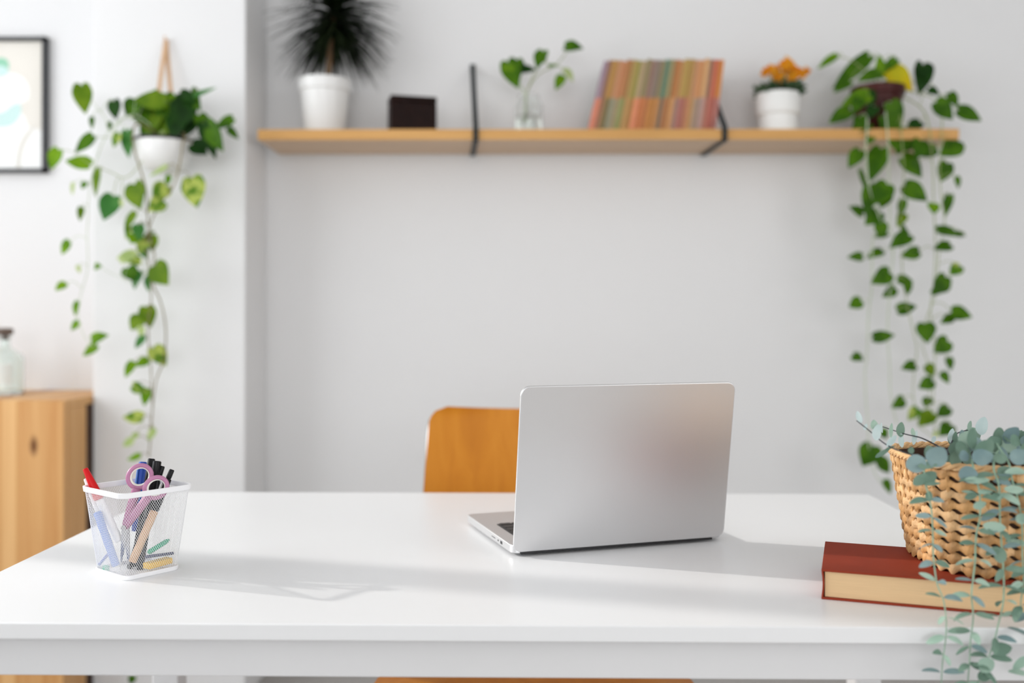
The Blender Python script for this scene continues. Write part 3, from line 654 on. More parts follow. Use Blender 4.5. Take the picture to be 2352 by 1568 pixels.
# books ----------------------------------------------------------------
def s2l(c):
    c = [a * .84 + m * .16 for a, m in zip(c, (172, 136, 102))]; return tuple(((x / 255 + .055) / 1.055) ** 2.4 if x > 10 else x / 255 / 12.92 for x in c)
BK = [('mauve', (150, 128, 150), 'salmon', (222, 130, 105)), ('brown', (158, 114, 88), 'rose brown', (178, 120, 92)), ('gold', (178, 132, 60), 'dark olive', (118, 104, 62)),
      ('tan', (190, 134, 92), 'grey teal', (138, 142, 118)), ('salmon', (212, 142, 96), 'beige green', (172, 156, 122)), ('rust brown', (168, 112, 62), 'leaf green', (136, 144, 84)),
      ('olive', (168, 142, 76), 'sandy', (184, 144, 84)), ('lime green', (162, 158, 72), 'ochre', (182, 134, 70)), ('greige', (170, 150, 114), 'coral', (226, 138, 98)),
      ('khaki', (134, 124, 84), 'burnt orange', (198, 112, 60)), ('dusty rose', (156, 122, 114), 'pumpkin', (196, 122, 68)), ('slate', (128, 114, 104), 'amber', (186, 122, 52)),
      ('moss', (130, 122, 88), 'honey', (192, 130, 68)), ('teal', (84, 138, 116), 'taupe', (132, 114, 94)), ('fern', (146, 136, 92), 'chestnut', (168, 108, 60)),
      ('cinnamon', (176, 108, 52), 'apricot', (204, 146, 88)), ('sand', (200, 148, 88), 'lilac grey', (168, 134, 124)), ('mustard', (178, 148, 72), 'raspberry', (168, 100, 92)),
      ('bronze', (172, 134, 66), 'brick', (182, 116, 84)), ('peach', (206, 152, 110), 'wheat', (204, 156, 96)), ('orange tan', (204, 140, 88), 'stone grey', (160, 138, 120)),
      ('cream tan', (216, 166, 112), 'lavender', (176, 146, 140)), ('plum brown', (152, 116, 96), 'pink clay', (188, 122, 106)), ('tomato red', (196, 98, 70), 'crimson', (172, 88, 76)),
      ('bright orange', (208, 126, 48), 'red mauve', (178, 110, 104))]
nb = len(BK); xb0, xb1 = U(1349, 292, 2.68).x, U(1643, 292, 2.68).x; BH, BD = .199, .135
for i, (n1, c1, n2, c2) in enumerate(BK):
    f = i / (nb - 1); th = R(12.8 - 5.6 * f); pitch = (xb1 - xb0) / nb; tk = pitch * .955 * (0.9 + .08 * ((i * 7) % 3))
    m1 = mat('spine_' + n1.replace(' ', '_'), s2l(c1), .6, var=.04, vscale=40); m2 = mat('spine_' + n2.replace(' ', '_'), s2l(c2), .6, var=.04, vscale=40)
    side = 'leftmost leaning book' if i == 0 else 'rightmost leaning book' if i == nb - 1 else 'leaning thin book'
    root = thing('book', (xb0 + pitch * (i + 1), 2.685 + .003 * ((i * 5) % 3), SZ), f'{side} on the shelf, spine {n1} above and {n2} below', 'book', 'thin books leaning on the shelf')
    root.rotation_euler = (0, th, 0)
    b = BM(); h = BH * (1 + .006 * ((i * 3) % 4)); zs = h * .47
    def pr(z0, z1, mi_):
        bx(b, (-tk, 0, z0), (0, .0015, z1), mi_); bx(b, (-tk, .0015, z0), (-tk + .001, BD, z1), mi_); bx(b, (-.001, .0015, z0), (0, BD, z1), mi_)
    pr(0, zs, 1); pr(zs, h, 0)
    obj('cover', b, ['spine_' + n1.replace(' ', '_'), 'spine_' + n2.replace(' ', '_')], root, smooth=False)
    b = BM(); bx(b, (-tk + .0011, .0018, .002), (-.0011, BD - .002, h - .002)); obj('page_block', b, 'page_plain', root, smooth=False)

# pots ------------------------------------------------------------------
def pot(root, c, prof, m, soilr, soilz):
    b = BM(); lathe(b, prof, c, 48); wpart('pot', b, m, root)
    b = BM(); lathe(b, [(0, soilz - .006), (soilr, soilz - .006), (soilr, soilz), (soilr * .5, soilz + .003), (0, soilz + .004)], c, 32); wpart('soil', b, 'soil', root)
# dracaena
c = Vector((U(745, 297, 2.765).x, 2.765, SZ + .0002)); root = thing('potted_dracaena', c, 'dark spiky-leaved dracaena in a tapered white pot at the left end of the shelf', 'plant')
pot(root, c, [(0, 0), (.052, 0), (.055, .003), (.068, .128), (.0725, .130), (.0755, .160), (.0735, .162), (.069, .158), (.064, .130), (.050, .008), (0, .008)], 'ceramic_white', .066, .145)
crown = U(766, 50, 2.765)
b = BM(); tube(b, smoothpts([c + Vector((.006, 0, .14)), c + Vector((.012, .004, .2)), c + Vector((.016, -.002, .27)), crown + Vector((0, 0, .02))], 5), .0085, 10); tr = wpart('trunk', b, 'trunk', root)
random.seed(21); b = BM()
for k in range(430):
    az = random.uniform(0, 2 * math.pi); lev = random.random(); el = -0.62 + 2.1 * lev; L = random.uniform(.12, .22) * (.72 + .28 * min(1, lev * 3)) * (1 - .15 * lev)
    d = Vector((math.cos(az) * math.cos(el), math.sin(az) * math.cos(el) * .75, math.sin(el)))
    p0 = crown + Vector((0, 0, -.035 + .13 * lev)) + d * .006; prev = p0; W = random.uniform(.009, .015); n = 7; pts = []
    for j in range(n + 1):
        t = j / n; p_ = p0 + d * (L * t) + Vector((0, 0, -.062 * t * t * (1.1 - .4 * lev) * random.uniform(.9, 1.1)))
        pts.append(p_)
    for p_ in pts: p_.y = min(p_.y, 2.872)
    sd = d.cross(Vector((0, 0, 1))); sd = sd.normalized() if sd.length > .05 else Vector((1, 0, 0)); rows_ = []
    for j, p_ in enumerate(pts):
        t = j / n; hw = W / 2 * (1 - t ** 2.2) + .0003
        rows_.append((b.verts.new(p_ - sd * hw), b.verts.new(p_ + Vector((0, 0, -.001))), b.verts.new(p_ + sd * hw)))
    for a, e in zip(rows_, rows_[1:]):
        b.faces.new([a[0], a[1], e[1], e[0]]); b.faces.new([a[1], a[2], e[2], e[1]])
wpart('foliage', b, 'dracaena_leaf', root)
# dark leather box
c = UZ(946, 297, SZ); c = Vector((U(946, 290, 2.73).x, 2.73, SZ + .0002)); root = thing('storage_box', c, 'small dark brown leather box on the shelf between dracaena and left strap', 'box', rz=R(15))
b = BM(); bx(b, (-.064, -.035, 0), (.064, .035, .086)); obj('body', b, 'leather_brown', root, bevel=.003)
b = BM(); bx(b, (-.0645, -.0355, .0862), (.0645, .0355, .103)); obj('lid', b, 'leather_brown', root, bevel=.003)
b = BM(); bx(b, (-.03, -.0385, .05), (-.018, -.0352, .095)); obj('clasp', b, 'leather_brown', root, bevel=.001)
# flower pot
c = Vector((U(1786, 292, 2.75).x, 2.75, SZ + .0002)); root = thing('potted_flowers', c, 'white two-tier pot of orange flowers right of the leaning books', 'plant')
pot(root, c, [(0, 0), (.050, 0), (.0535, .004), (.0535, .050), (.0515, .054), (.0595, .060), (.0605, .064), (.0605, .115), (.0585, .118), (.055, .114), (.054, .064), (.046, .008), (0, .008)], 'ceramic_matt', .054, .104)
random.seed(3); b = BM(); b2 = BM(); b3 = BM()
top0 = c + Vector((0, 0, .115))
for k in range(150):
    az = random.uniform(0, 2 * math.pi); rr = random.uniform(.005, .055); d = Vector((math.cos(az), math.sin(az), random.uniform(.2, .9))).normalized()
    p_ = top0 + Vector((math.cos(az) * rr, math.sin(az) * rr, random.uniform(-.008, .020))); L = random.uniform(.018, .032); leaf(b, p_, p_ + d * L, .013, Vector((random.uniform(-1, 1), -1, random.uniform(0, 1))), OVAL, 0, droop=.1)
for (px, py) in [(1762, 163), (1775, 170), (1785, 160), (1797, 148), (1807, 140), (1815, 150), (1822, 160), (1835, 165), (1850, 163), (1800, 165), (1788, 174), (1812, 172), (1826, 175), (1770, 158), (1755, 168), (1842, 172), (1806, 158), (1795, 182), (1815, 184), (1780, 180)]:
    pc = U(px, py, 2.75 + random.uniform(-.035, .035))
    tube(b3, smoothpts([top0 + Vector(((pc.x - c.x) * .3, (pc.y - c.y) * .3, 0)), lerp(top0, pc, .6), pc], 3), .0009, 5)
    for q in range(9):
        a = 2 * math.pi * q / 9 + random.random(); dd = Vector((math.cos(a), -.35 + random.uniform(-.3, .3), math.sin(a))).normalized()
        leaf(b2, pc, pc + dd * random.uniform(.012, .017), .0095, Vector((0, -1, .3)), OVAL, 0, droop=.2)
wpart('flower_stems', b3, 'vine_green', root); wpart('foliage', b, 'succulent_leaf', root); wpart('blossoms', b2, 'petal_orange', root)
# glass jar with cutting
c = Vector((U(1214, 292, 2.75).x, 2.75, SZ + .0002)); root = thing('glass_jar', c, 'clear glass jar standing on the shelf between left strap and leaning books', 'jar')
b = BM(); lathe(b, [(0, 0), (.037, 0), (.040, .003), (.040, .085), (.033, .098), (.029, .104), (.029, .112), (.031, .115), (.0295, .116), (.0275, .112), (.0275, .104), (.031, .098), (.0382, .085), (.0382, .004), (0, .003)], seg=48); obj('jar_wall', b, 'glass_clear', root)
b = BM(); lathe(b, [(0, .0034), (.0378, .0044), (.0378, .055), (0, .055)], seg=40); obj('water', b, 'water', root)
PM = ['leaf_dark', 'leaf_mid', 'leaf_bright', 'leaf_teal', 'leaf_varieg', 'leaf_pale', 'leaf_yellow', 'leaf_olive']
DK, MD, BR, TL, VA, PA, YE, OL = range(8)
def near_on(P, p):
    best = (1e9, None)
    for q in P:
        d = (q - p).length
        if d < best[0]: best = (d, q)
    return best
def vine_plant(root, Q, sc, stems, leaves, Yl, jit=.02, petm='vine_green', seed=1, maxpet=.11):
    """stems: [(pts(cx,cy,Y), r, material)]; leaves: [(bx,by,tx,ty,w,mat[,Y])] in crop pixels"""
    random.seed(seed); SP = []
    for pts, r, m_ in stems:
        P = smoothpts([Q(*p_) if len(p_) == 3 else p_ for p_ in pts], 6); SP.append(P)
    fol = [BM() for _ in stems]; pet = [BM() for _ in stems]
    for lf in leaves:
        q, (bx_, by_, tx_, ty_, w_, mi_) = lf[-1], lf[:6]
        Qf, s_, Yc = q
        Yb = Yc + random.uniform(-jit, jit); Yt = Yb + random.uniform(-.018, .012); Yb, Yt = min(Yb, YLIM), min(Yt, YLIM)
        pb, pt = Qf(bx_, by_, Yb), Qf(tx_, ty_, Yt); W = w_ / s_ / F * Yc
        best = min(range(len(SP)), key=lambda k: near_on(SP[k], pb)[0]); dist, sp = near_on(SP[best], pb)
        nm = Vector((random.uniform(-.45, .45), -1, random.uniform(-.1, .75)))
        leaf(fol[best], pb, pt, W * 1.27, nm, HEART, mi_, droop=random.uniform(.0, .22), fold=random.uniform(.05, .25), notch=.10, mi2=(YE if mi_ == YE else None))
        if dist < maxpet:
            mid = lerp(sp, pb, .5) + Vector((0, 0, .012 * min(1, dist / .03))); tube(pet[best], smoothpts([sp, mid, pb], 3), .0009, 5)
    for k, (pts, r, m_) in enumerate(stems):
        b = pet[k]; tube(b, SP[k], [r * (1.1 - .4 * i / len(SP[k])) for i in range(len(SP[k]))], 7)
        o = wpart('vine', b, m_, root)
        if len(fol[k].verts): wpart('foliage', fol[k], PM, root, o)
        else: fol[k].free()
YLIM = 2.86
Q5 = crop(1050, 60, 3.51)
root = thing('pothos_cutting', c + Vector((0, 0, .012)), 'leafy green pothos cutting standing in the clear glass jar', 'plant')
T = (Q5, 3.51, 2.75)
vine_plant(root, Q5, 3.51, [([(540, 790, 2.745), (548, 640, 2.75), (540, 540, 2.75), (500, 470, 2.74), (470, 390, 2.74)], .0028, 'vine_pale'), ([(560, 770, 2.755), (556, 560, 2.75), (600, 430, 2.75), (640, 340, 2.75)], .0018, 'vine_green'), ([(550, 770, 2.76), (552, 560, 2.755), (640, 400, 2.76), (780, 320, 2.76), (850, 250, 2.76), (872, 210, 2.76)], .0016, 'vine_green'), ([(800, 315, 2.76), (840, 340, 2.755), (846, 400, 2.75)], .001, 'vine_green')],
    [(405, 285, 490, 505, 130, MD, T), (480, 270, 500, 420, 90, MD, T), (690, 200, 640, 345, 95, MD, T), (868, 165, 1015, 178, 92, MD, T), (845, 400, 790, 515, 70, BR, T), (870, 345, 930, 450, 60, PA, T), (735, 322, 825, 318, 32, BR, T), (500, 345, 640, 352, 60, DK, T), (400, 300, 440, 420, 80, BR, T), (680, 250, 700, 300, 60, VA, T)], 2.75, .012, seed=4, maxpet=.06)

# right hanging pothos --------------------------------------------------
c = Vector((U(2015, 292, 2.75).x, 2.75, SZ + .0002)); root = thing('trailing_pothos', c, 'green pothos with long trailing vines in a burgundy pot at the shelf right end', 'plant')
pot(root, c, [(0, 0), (.052, 0), (.055, .003), (.067, .110), (.072, .112), (.074, .134), (.071, .136), (.066, .132), (.060, .110), (.048, .008), (0, .008)], 'pot_burgundy', .065, .124)
Q6 = crop(1700, 80, 3.409); Q7 = crop(1880, 540, 2.614)
def q67(x7, y7): return ((1880 + x7 / 2.614 - 1700) * 3.409, (540 + y7 / 2.614 - 80) * 3.409)
def st7(pts6, pts7): return [(x, y, Y) for x, y, Y in pts6] + [(*q67(x, y), 2.66) for x, y in pts7]
A6, A7 = (Q6, 3.409, 2.66), (Q7, 2.614, 2.66)
B6 = (Q6, 3.409, 2.74)
PT = (1090, 400, 2.75)
stems = [(st7([PT, (1010, 520, 2.68), (990, 760, 2.632), (985, 900, 2.635), (1010, 1200, 2.65), (1110, 1500, 2.66)], [(330, 0), (320, 150), (320, 300), (300, 480), (290, 740), (280, 800), (282, 950), (300, 1150), (302, 1260), (340, 1430), (420, 1540)]), .0018, 'vine_pale'),
         (st7([PT, (1130, 560, 2.68), (1150, 760, 2.632), (1160, 900, 2.635), (1165, 1200, 2.65), (1175, 1500, 2.66)], [(450, 30), (440, 200), (422, 400), (415, 600), (428, 800), (432, 950), (470, 1130)]), .0018, 'vine_pale'),
         (st7([PT, (1240, 600, 2.68), (1260, 780, 2.632), (1270, 900, 2.635), (1280, 1100, 2.65), (1250, 1400, 2.66)], [(500, 60), (505, 250), (540, 450), (580, 620), (590, 700), (572, 850), (570, 980), (600, 1130), (690, 1210)]), .0014, 'vine_green'),
         (st7([PT, (1400, 560, 2.69), (1480, 740, 2.633), (1495, 900, 2.635), (1510, 1100, 2.65), (1515, 1350, 2.66)], [(700, 20), (700, 150), (690, 300), (672, 460), (690, 600), (700, 800), (690, 980), (700, 1200)]), .0016, 'vine_green'),
         (st7([PT, (1480, 480, 2.72), (1570, 620, 2.66), (1575, 760, 2.632), (1560, 1000, 2.64), (1570, 1250, 2.65), (1600, 1450, 2.66)], [(730, 60), (715, 200), (700, 360), (650, 500), (620, 640), (660, 780), (670, 900), (650, 1060)]), .0014, 'vine_green'),
         ([PT, (1000, 300, 2.73), (850, 190, 2.71), (750, 180, 2.70)], .0014, 'vine_green'), ([PT, (1100, 280, 2.75), (1110, 180, 2.75)], .0014, 'vine_green'),
         ([PT, (1300, 380, 2.75), (1480, 380, 2.75), (1580, 480, 2.74), (1700, 560, 2.73)], .0014, 'vine_green'), ([PT, (1000, 400, 2.70), (880, 520, 2.68), (850, 600, 2.66)], .0012, 'vine_green')]
L6 = [(750, 160, 600, 270, 65, BR), (1000, 170, 715, 430, 105, MD), (1110, 330, 1080, 150, 95, BR), (1220, 190, 1110, 290, 70, MD), (1085, 290, 910, 365, 85, MD), (855, 365, 730, 455, 75, MD),
      (1170, 265, 1350, 445, 150, YE), (1430, 230, 1400, 475, 130, DK), (1440, 240, 1500, 350, 90, DK), (1000, 470, 790, 550, 110, BR), (855, 590, 690, 695, 105, MD), (1000, 690, 860, 770, 115, MD), (1180, 530, 1255, 720, 120, MD), (1230, 690, 1060, 760, 115, MD),
      (1405, 680, 1300, 750, 95, DK), (1640, 455, 1700, 570, 70, MD), (1530, 530, 1665, 665, 130, MD), (1705, 590, 1895, 672, 105, MD), (1195, 790, 1370, 890, 165, MD), (1705, 830, 1560, 950, 150, MD), (1530, 890, 1400, 950, 85, MD),
      (935, 905, 845, 1045, 95, MD), (1100, 890, 1015, 1150, 135, MD), (1275, 960, 1430, 1115, 140, MD), (1620, 1005, 1565, 1155, 120, MD), (1290, 1180, 1470, 1300, 125, MD), (1150, 1170, 1040, 1330, 135, MD), (935, 1060, 1000, 1265, 42, MD),
      (1695, 1110, 1708, 1205, 45, MD), (960, 1400, 850, 1340, 75, MD), (1090, 1390, 975, 1490, 110, MD), (1275, 1290, 1250, 1430, 58, MD), (1280, 1400, 1225, 1505, 70, OL), (1510, 1320, 1515, 1405, 85, BR), (1640, 1255, 1600, 1430, 62, MD),
      (1545, 1530, 1745, 1580, 90, MD), (1100, 1470, 1110, 1600, 85, MD), (1415, 830, 1375, 970, 120, MD), (1010, 1180, 990, 1440, 90, MD), (1330, 740, 1330, 860, 110, MD), (990, 440, 1040, 560, 90, DK), (1470, 430, 1560, 470, 70, DK), (1260, 1500, 1310, 1580, 70, MD), (930, 500, 880, 620, 80, MD), (1050, 560, 1000, 660, 80, DK), (930, 640, 960, 760, 90, MD), (1160, 380, 1090, 460, 70, OL), (1120, 640, 1150, 780, 100, MD), (1280, 820, 1230, 940, 110, MD), (1380, 1000, 1300, 1060, 80, MD), (1150, 1250, 1100, 1360, 90, MD), (1020, 780, 1000, 860, 70, MD), (1450, 900, 1500, 960, 70, MD)]
L7 = [(410, -15, 335, 15, 45, MD), (545, 0, 425, 75, 80, MD), (600, 98, 490, 128, 66, MD), (262, 128, 172, 132, 48, MD), (380, 92, 288, 138, 55, MD), (790, 58, 690, 85, 65, MD), (872, -5, 760, -5, 38, MD), (425, 225, 315, 290, 90, MD), (848, 185, 785, 240, 65, VA),
      (458, 318, 380, 372, 62, MD), (475, 262, 570, 280, 52, MD), (530, 270, 535, 362, 58, MD), (765, 250, 685, 365, 85, MD), (775, 285, 670, 345, 70, MD), (255, 395, 180, 432, 70, MD), (475, 450, 592, 425, 66, MD), (800, 460, 925, 492, 85, MD), (805, 488, 730, 530, 50, MD),
      (330, 612, 462, 600, 60, MD), (640, 530, 655, 650, 92, MD), (775, 635, 690, 705, 90, MD), (205, 722, 272, 752, 52, MD), (582, 780, 495, 802, 60, MD), (650, 780, 690, 850, 62, OL), (780, 735, 795, 815, 45, MD), (740, 825, 785, 892, 48, MD), (685, 875, 598, 918, 68, MD),
      (512, 985, 440, 1035, 62, MD), (660, 975, 640, 1035, 58, MD), (782, 1035, 710, 1090, 65, MD), (595, 1040, 538, 1112, 55, VA), (685, 1070, 598, 1148, 78, OL), (798, 1140, 725, 1205, 75, MD), (330, 1265, 265, 1388, 110, MD), (365, 1345, 430, 1430, 70, MD), (400, 1470, 435, 1555, 50, MD), (380, 1165, 412, 1225, 48, MD), (715, 1180, 690, 1215, 30, PA)]
lv = []
for i, l in enumerate(L6): lv.append((*l, B6 if (l[1] < 400 and l[3] < 480) else A6))
for l in L7: lv.append((*l, A7))
# leaves lying in front of the pot and board hang just off the shelf edge
vine_plant(root, Q6, 3.409, stems, lv, 2.66, .016, seed=9)

# left planter on the pillar ------------------------------------------------
Q1 = crop(100, 60, 3.136); Q2 = crop(100, 540, 2.704)
pc_ = U(377, 325, 2.58); c = Vector((pc_.x, 2.575, pc_.z - .085))
root = thing('hanging_planter', c, 'variegated pothos trailing from a white bowl planter hung by a tan strap on the pillar', 'plant')
b = BM(); lathe(b, [(0, 0), (.025, .001), (.048, .012), (.064, .036), (.0715, .062), (.073, .086), (.0705, .087), (.068, .062), (.06, .038), (.044, .016), (0, .006)], c, 48); wpart('bowl', b, 'ceramic_white', root)
b = BM(); lathe(b, [(.0725, .082), (.0755, .083), (.0755, .0895), (.0705, .0895), (.0705, .082)], c, 48); wpart('rim_band', b, 'black_plastic', root)
b = BM(); lathe(b, [(0, .074), (.069, .074), (.069, .080), (0, .083)], c, 32); wpart('soil', b, 'soil', root)
hk = U(381, 92, 2.655)
b = BM()
for (ex_, ey_) in ((-.022, -.02), (.026, .012)):
    q = Vector((pc_.x + ex_, 2.575 + ey_, c.z + .09)); P = [hk + Vector((0, -.002, 0)), lerp(hk, q, .3) + Vector((0, -.004, 0)), lerp(hk, q, .7), q]
    for a, e in zip(P, P[1:]): bx_m = None
    Ps = smoothpts(P, 4); rr = []
    for p_ in Ps: rr.append([b.verts.new(p_ + Vector(o)) for o in ((-.006, 0, 0), (.006, 0, 0), (.006, .002, 0), (-.006, .002, 0))])
    for a, e in zip(rr, rr[1:]):
        for k in range(4): b.faces.new([a[k], a[(k + 1) % 4], e[(k + 1) % 4], e[k]])
wpart('strap', b, 'strap_tan', root)
b = BM(); tube(b, [Vector((hk.x, 2.664, hk.z)), Vector((hk.x, 2.645, hk.z)), Vector((hk.x, 2.643, hk.z + .008))], .0025, 8); wpart('hook', b, 'strap_tan', root)
b = BM(); tube(b, [c + Vector((0, .068, .07)), Vector((c.x, 2.664, c.z + .07))], .003, 8); wpart('wall_spacer', b, 'white_steel', root)
def q12(x2, y2): return (x2 / 2.704 * 3.136, (540 + y2 / 2.704 - 60) * 3.136)
def st2(p1, p2): return list(p1) + [(*q12(x, y), 2.52) for x, y in p2]
SO = (840, 780, 2.56)
YLIM = 2.65
A1, A2 = (Q1, 3.136, 2.52), (Q2, 2.704, 2.52); A1b = (Q1, 3.136, 2.555)
stems = [(st2([SO, (680, 700, 2.50), (640, 780, 2.495), (655, 900, 2.50), (690, 1010, 2.51), (735, 1180, 2.52), (750, 1380, 2.52)], [(665, 30), (688, 130), (680, 300), (722, 400), (752, 520), (760, 640), (745, 780), (700, 900), (680, 1050), (665, 1250), (655, 1380)]), .0022, 'vine_brown'),
         (st2([SO, (1005, 770, 2.54), (1000, 850, 2.52), (975, 1010, 2.515), (935, 1150, 2.515), (840, 1280, 2.52), (770, 1420, 2.52)], [(640, 60), (655, 200), (668, 400), (650, 560), (655, 700), (668, 850), (676, 1100), (660, 1200)]), .0020, 'vine_brown'),
         (st2([SO, (650, 640, 2.53), (480, 740, 2.52), (380, 960, 2.52), (330, 1180, 2.52), (318, 1400, 2.52)], [(270, 0), (275, 150), (268, 240), (228, 380), (215, 500), (240, 600), (275, 660), (310, 690)]), .0012, 'vine_pale'),
         ([SO, (600, 660, 2.53), (480, 760, 2.52), (440, 660, 2.52), (350, 545, 2.52)], .0012, 'vine_pale'),
         ([SO, (620, 1075, 2.52), (480, 1050, 2.52), (380, 1010, 2.52), (320, 990, 2.52)], .0011, 'vine_green'),
         ([(470, 800, 2.52), (420, 800, 2.52), (350, 790, 2.52)], .001, 'vine_green'),
         ([SO, (1000, 640, 2.57), (1150, 690, 2.57), (1290, 700, 2.57), (1370, 760, 2.57)], .0016, 'vine_green'),
         ([SO, (950, 560, 2.58), (1080, 480, 2.58), (1200, 450, 2.58)], .0011, 'vine_green'),
         (st2([(780, 1450, 2.52)], [(600, 280), (450, 250), (360, 200)]), .0008, 'vine_pale')]
L1 = [(270, 425, 300, 635, 112, OL), (345, 655, 348, 745, 32, MD), (350, 790, 222, 915, 80, MD), (105, 890, 48, 1035, 85, BR), (330, 1000, 150, 965, 100, BR), (505, 535, 520, 675, 85, DK), (660, 545, 590, 650, 105, MD), (865, 540, 640, 530, 110, OL),
      (1085, 500, 1245, 440, 30, TL), (1170, 700, 1295, 905, 115, MD), (1360, 665, 1230, 740, 85, MD), (1330, 735, 1405, 815, 48, MD), (1070, 850, 1180, 925, 105, DK), (1150, 700, 1240, 960, 90, DK), (600, 755, 612, 950, 80, TL), (540, 775, 500, 875, 70, VA), (470, 690, 482, 755, 42, MD),
      (392, 1035, 370, 1235, 60, OL), (300, 1125, 275, 1175, 50, MD), (212, 1130, 205, 1220, 26, PA), (270, 1305, 260, 1405, 42, OL), (500, 1225, 430, 1400, 130, TL), (655, 1140, 700, 1320, 150, OL), (880, 1150, 785, 1250, 110, VA), (860, 1260, 750, 1330, 105, VA), (1070, 1095, 1105, 1310, 155, VA),
      (885, 1010, 758, 1085, 35, PA), (655, 1345, 575, 1480, 72, OL), (680, 1430, 690, 1550, 72, TL), (630, 1450, 590, 1540, 55, VA), (910, 1080, 880, 1150, 50, BR), (780, 1480, 740, 1560, 60, OL), (560, 1250, 560, 1310, 30, PA)]
L1b = [(740, 560, 790, 770, 140, MD), (900, 560, 850, 720, 130, MD), (1030, 540, 940, 760, 150, DK), (1060, 470, 1130, 610, 100, MD), (890, 520, 980, 650, 110, BR), (800, 610, 750, 800, 120, OL), (880, 690, 815, 860, 120, OL), (970, 640, 930, 820, 120, DK), (700, 590, 745, 760, 110, MD),
       (1060, 640, 985, 815, 120, DK), (870, 770, 800, 945, 62, PA), (820, 480, 690, 620, 90, MD), (980, 480, 1100, 560, 80, DK), (1120, 640, 1180, 780, 90, MD), (760, 700, 700, 800, 80, MD), (1000, 740, 900, 790, 80, DK), (940, 500, 860, 600, 90, MD), (640, 600, 700, 700, 70, VA), (860, 760, 900, 830, 80, OL)]
L2 = [(158, 40, 110, 122, 55, BR), (320, 195, 362, 192, 38, BR), (215, 190, 225, 238, 30, PA), (135, 298, 72, 345, 62, BR), (212, 415, 195, 505, 45, BR), (218, 538, 168, 592, 45, BR), (300, 645, 405, 618, 58, BR), (330, 685, 242, 752, 50, BR),
      (685, 0, 672, 105, 75, OL), (570, 0, 540, 55, 60, BR), (575, 130, 450, 145, 72, PA), (525, 200, 560, 285, 95, MD), (600, 225, 560, 335, 72, TL), (690, 190, 775, 310, 125, OL), (652, 255, 650, 350, 45, TL), (640, 445, 665, 575, 88, OL), (600, 510, 540, 590, 90, OL), (612, 570, 600, 628, 48, PA),
      (625, 628, 565, 705, 45, TL), (685, 700, 762, 812, 92, VA), (650, 775, 565, 815, 55, BR), (555, 788, 505, 885, 48, BR), (555, 935, 650, 975, 60, VA), (650, 955, 622, 1062, 58, BR), (615, 1135, 490, 1130, 72, VA), (690, 1205, 645, 1280, 40, PA), (575, 1228, 565, 1270, 35, PA), (555, 1268, 492, 1312, 42, PA), (602, 1370, 518, 1395, 42, BR),
      (640, 20, 590, 110, 80, VA), (610, 60, 640, 150, 60, TL), (520, 110, 480, 180, 50, PA), (560, 145, 600, 190, 60, VA), (1010 * 0 + 560, 2735, 540, 2790, 40, MD)]
lv = [(*l, A1) for l in L1] + [(*l, A1b) for l in L1b] + [(*l, A2) for l in L2]
vine_plant(root, Q1, 3.136, stems, lv, 2.52, .018, seed=13)

# ------------------------------------------------------------------ framed print
FX1 = U(106, 240, 2.862).x; FZ1 = U(106, 85, 2.862).z; FZ0 = U(106, 396, 2.862).z; FX0 = FX1 - .30
root = thing('picture_frame', ((FX0 + FX1) / 2, YB, FZ0), 'black-framed abstract print in beige, white and aqua on the back wall', 'picture')
b = BM(); fw = .0115
for lo, hi in (((FX0, 0, FZ0), (FX0 + fw, 0, FZ1)), ((FX1 - fw, 0, FZ0), (FX1, 0, FZ1)), ((FX0, 0, FZ0), (FX1, 0, FZ0 + fw)), ((FX0, 0, FZ1 - fw), (FX1, 0, FZ1))):
    bx(b, (lo[0], 2.856, lo[2]), (hi[0], 2.8795, hi[2]))
wpart('frame', b, 'black_frame', root, smooth=False)
b = BM(); bx(b, (FX0 + fw, 2.868, FZ0 + fw), (FX1 - fw, 2.872, FZ1 - fw)); wpart('print', b, 'print_beige', root, smooth=False)
QF = crop(0, 60, 4.354)
def poly(bm, pts, mi, dy):
    P = []
    for x, y in pts:
        p_ = QF(x, y, 2.868); p_.x = max(FX0 + fw, min(FX1 - fw, p_.x)); p_.z = max(FZ0 + fw, min(FZ1 - fw, p_.z)); P.append(p_)
    a = [bm.verts.new((p_.x, 2.868 - dy, p_.z)) for p_ in P]; bm.faces.new(a).material_index = mi
def sp2(pts, n=5):
    P = smoothpts([Vector((x, y, 0)) for x, y in pts] , n); return [(p_.x, p_.y) for p_ in P]
b = BM()
poly(b, sp2([(-900, 800), (-700, 560), (-300, 640), (0, 520), (110, 470), (230, 520), (285, 620), (270, 740), (150, 800), (240, 900), (290, 1010), (420, 1040)]) + [(430, 1445), (-900, 1445)], 0, .0002)
poly(b, [(10 + 78 * math.cos(a), 395 + 80 * math.sin(a)) for a in [2 * math.pi * k / 24 for k in range(24)]], 1, .0004)
poly(b, [(-10 + 95 * math.cos(a), 450 + 55 * math.sin(a)) for a in [2 * math.pi * k / 24 for k in range(24)]], 2, .0005)
poly(b, sp2([(-250, 900), (-120, 990), (0, 1010), (120, 985), (195, 900), (210, 800), (160, 775), (110, 800), (30, 860), (-100, 880), (-250, 900)]), 2, .0004)
poly(b, sp2([(160, 1445), (165, 1300), (215, 1130), (310, 1010), (350, 1010), (260, 1160), (215, 1300), (205, 1445)]), 3, .0004)
poly(b, sp2([(-600, 700), (-520, 560), (-420, 600), (-400, 720), (-500, 780), (-600, 700)]), 1, .0004)
wpart('printed_shapes', b, ['print_white', 'print_green', 'print_aqua', 'print_grey'], root, smooth=False)

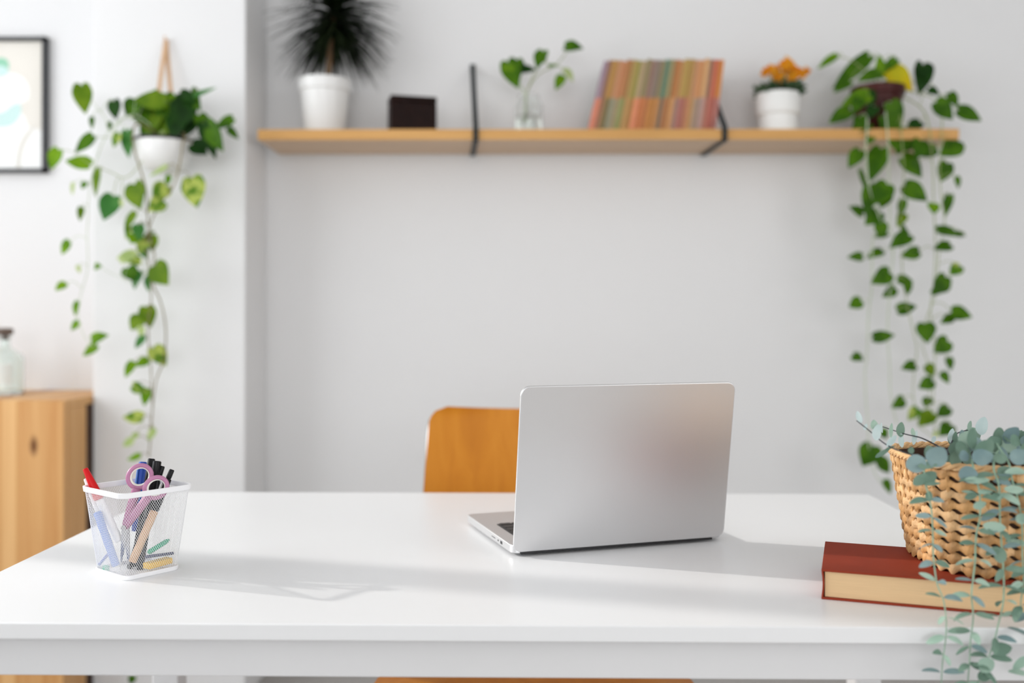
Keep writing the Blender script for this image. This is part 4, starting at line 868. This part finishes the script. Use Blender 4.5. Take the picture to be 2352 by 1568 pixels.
# ------------------------------------------------------------------ cabinet and bottle
CZ = 0.84; CY0 = 2.52
root = thing('wooden_cabinet', (-1.56, 2.70, 0), 'pine plank cabinet against the wall left of the pillar', 'cabinet')
def pl(name, lo, hi, **kw):
    b = BM(); bx(b, lo, hi); return wpart(name, b, 'cabinet_wood', root, bevel=.0015, **kw)
CX0, CX1 = -2.02, -1.183
pl('top_panel', (CX0, CY0, CZ - .022), (CX1, YB - .002, CZ)); pl('side_panel', (CX1 - .022, CY0 + .002, 0), (CX1, 2.628, CZ - .0225)); b = BM(); bx(b, (CX1 - .022, 2.6285, 0), (CX1, YB - .002, CZ - .0225)); shade_part = wpart('shaded_side_panel', b, 'shaded_cabinet_wood', root); shade_part['label'] = 'rear of side panel, coloured dark for shade'; pl('side_panel', (CX0, CY0 + .002, 0), (CX0 + .022, YB - .002, CZ - .0225))  # rear part of the side coloured dark for the shade beside the pillar
pl('back_panel', (CX0 + .022, YB - .014, .05), (CX1 - .022, YB - .003, CZ - .0225)); pl('bottom_panel', (CX0 + .022, CY0 + .02, .05), (CX1 - .022, YB - .015, .07))
pl('door', (CX0 + .002, CY0 - .020, .05), ((CX0 + CX1) / 2 - .001, CY0 + .0015, CZ - .001)); pl('door', ((CX0 + CX1) / 2 + .001, CY0 - .020, .05), (CX1 - .001, CY0 + .0015, CZ - .001))
bc_ = UZ(11, 905, CZ); root = thing('glass_bottle', bc_, 'pale green glass bottle with dark stopper on the wooden cabinet', 'bottle')
b = BM(); lathe(b, [(0, .0003), (.046, .0003), (.0495, .004), (.0495, .098), (.046, .108), (.030, .120), (.016, .130), (.0135, .138), (.0135, .156), (.018, .158), (.018, .164), (.0115, .164), (.0110, .138), (.014, .128), (.028, .117), (.044, .106), (.0465, .097), (.0465, .008), (0, .006)], seg=48); obj('glass_body', b, 'glass_green', root)
b = BM(); lathe(b, [(0, .150), (.0105, .150), (.0112, .1645), (.022, .166), (.022, .181), (.018, .184), (0, .185)], seg=32); obj('stopper', b, 'cork_dark', root)
b = BM(); seg = 14; rs = [[b.verts.new((math.sin(R(-50 + 100 * k / seg)) * .0499, -math.cos(R(-50 + 100 * k / seg)) * .0499, z)) for k in range(seg + 1)] for z in (.03, .085)]
for k in range(seg): b.faces.new([rs[0][k], rs[0][k + 1], rs[1][k + 1], rs[1][k]])
obj('paper_label', b, 'bottle_label', root)
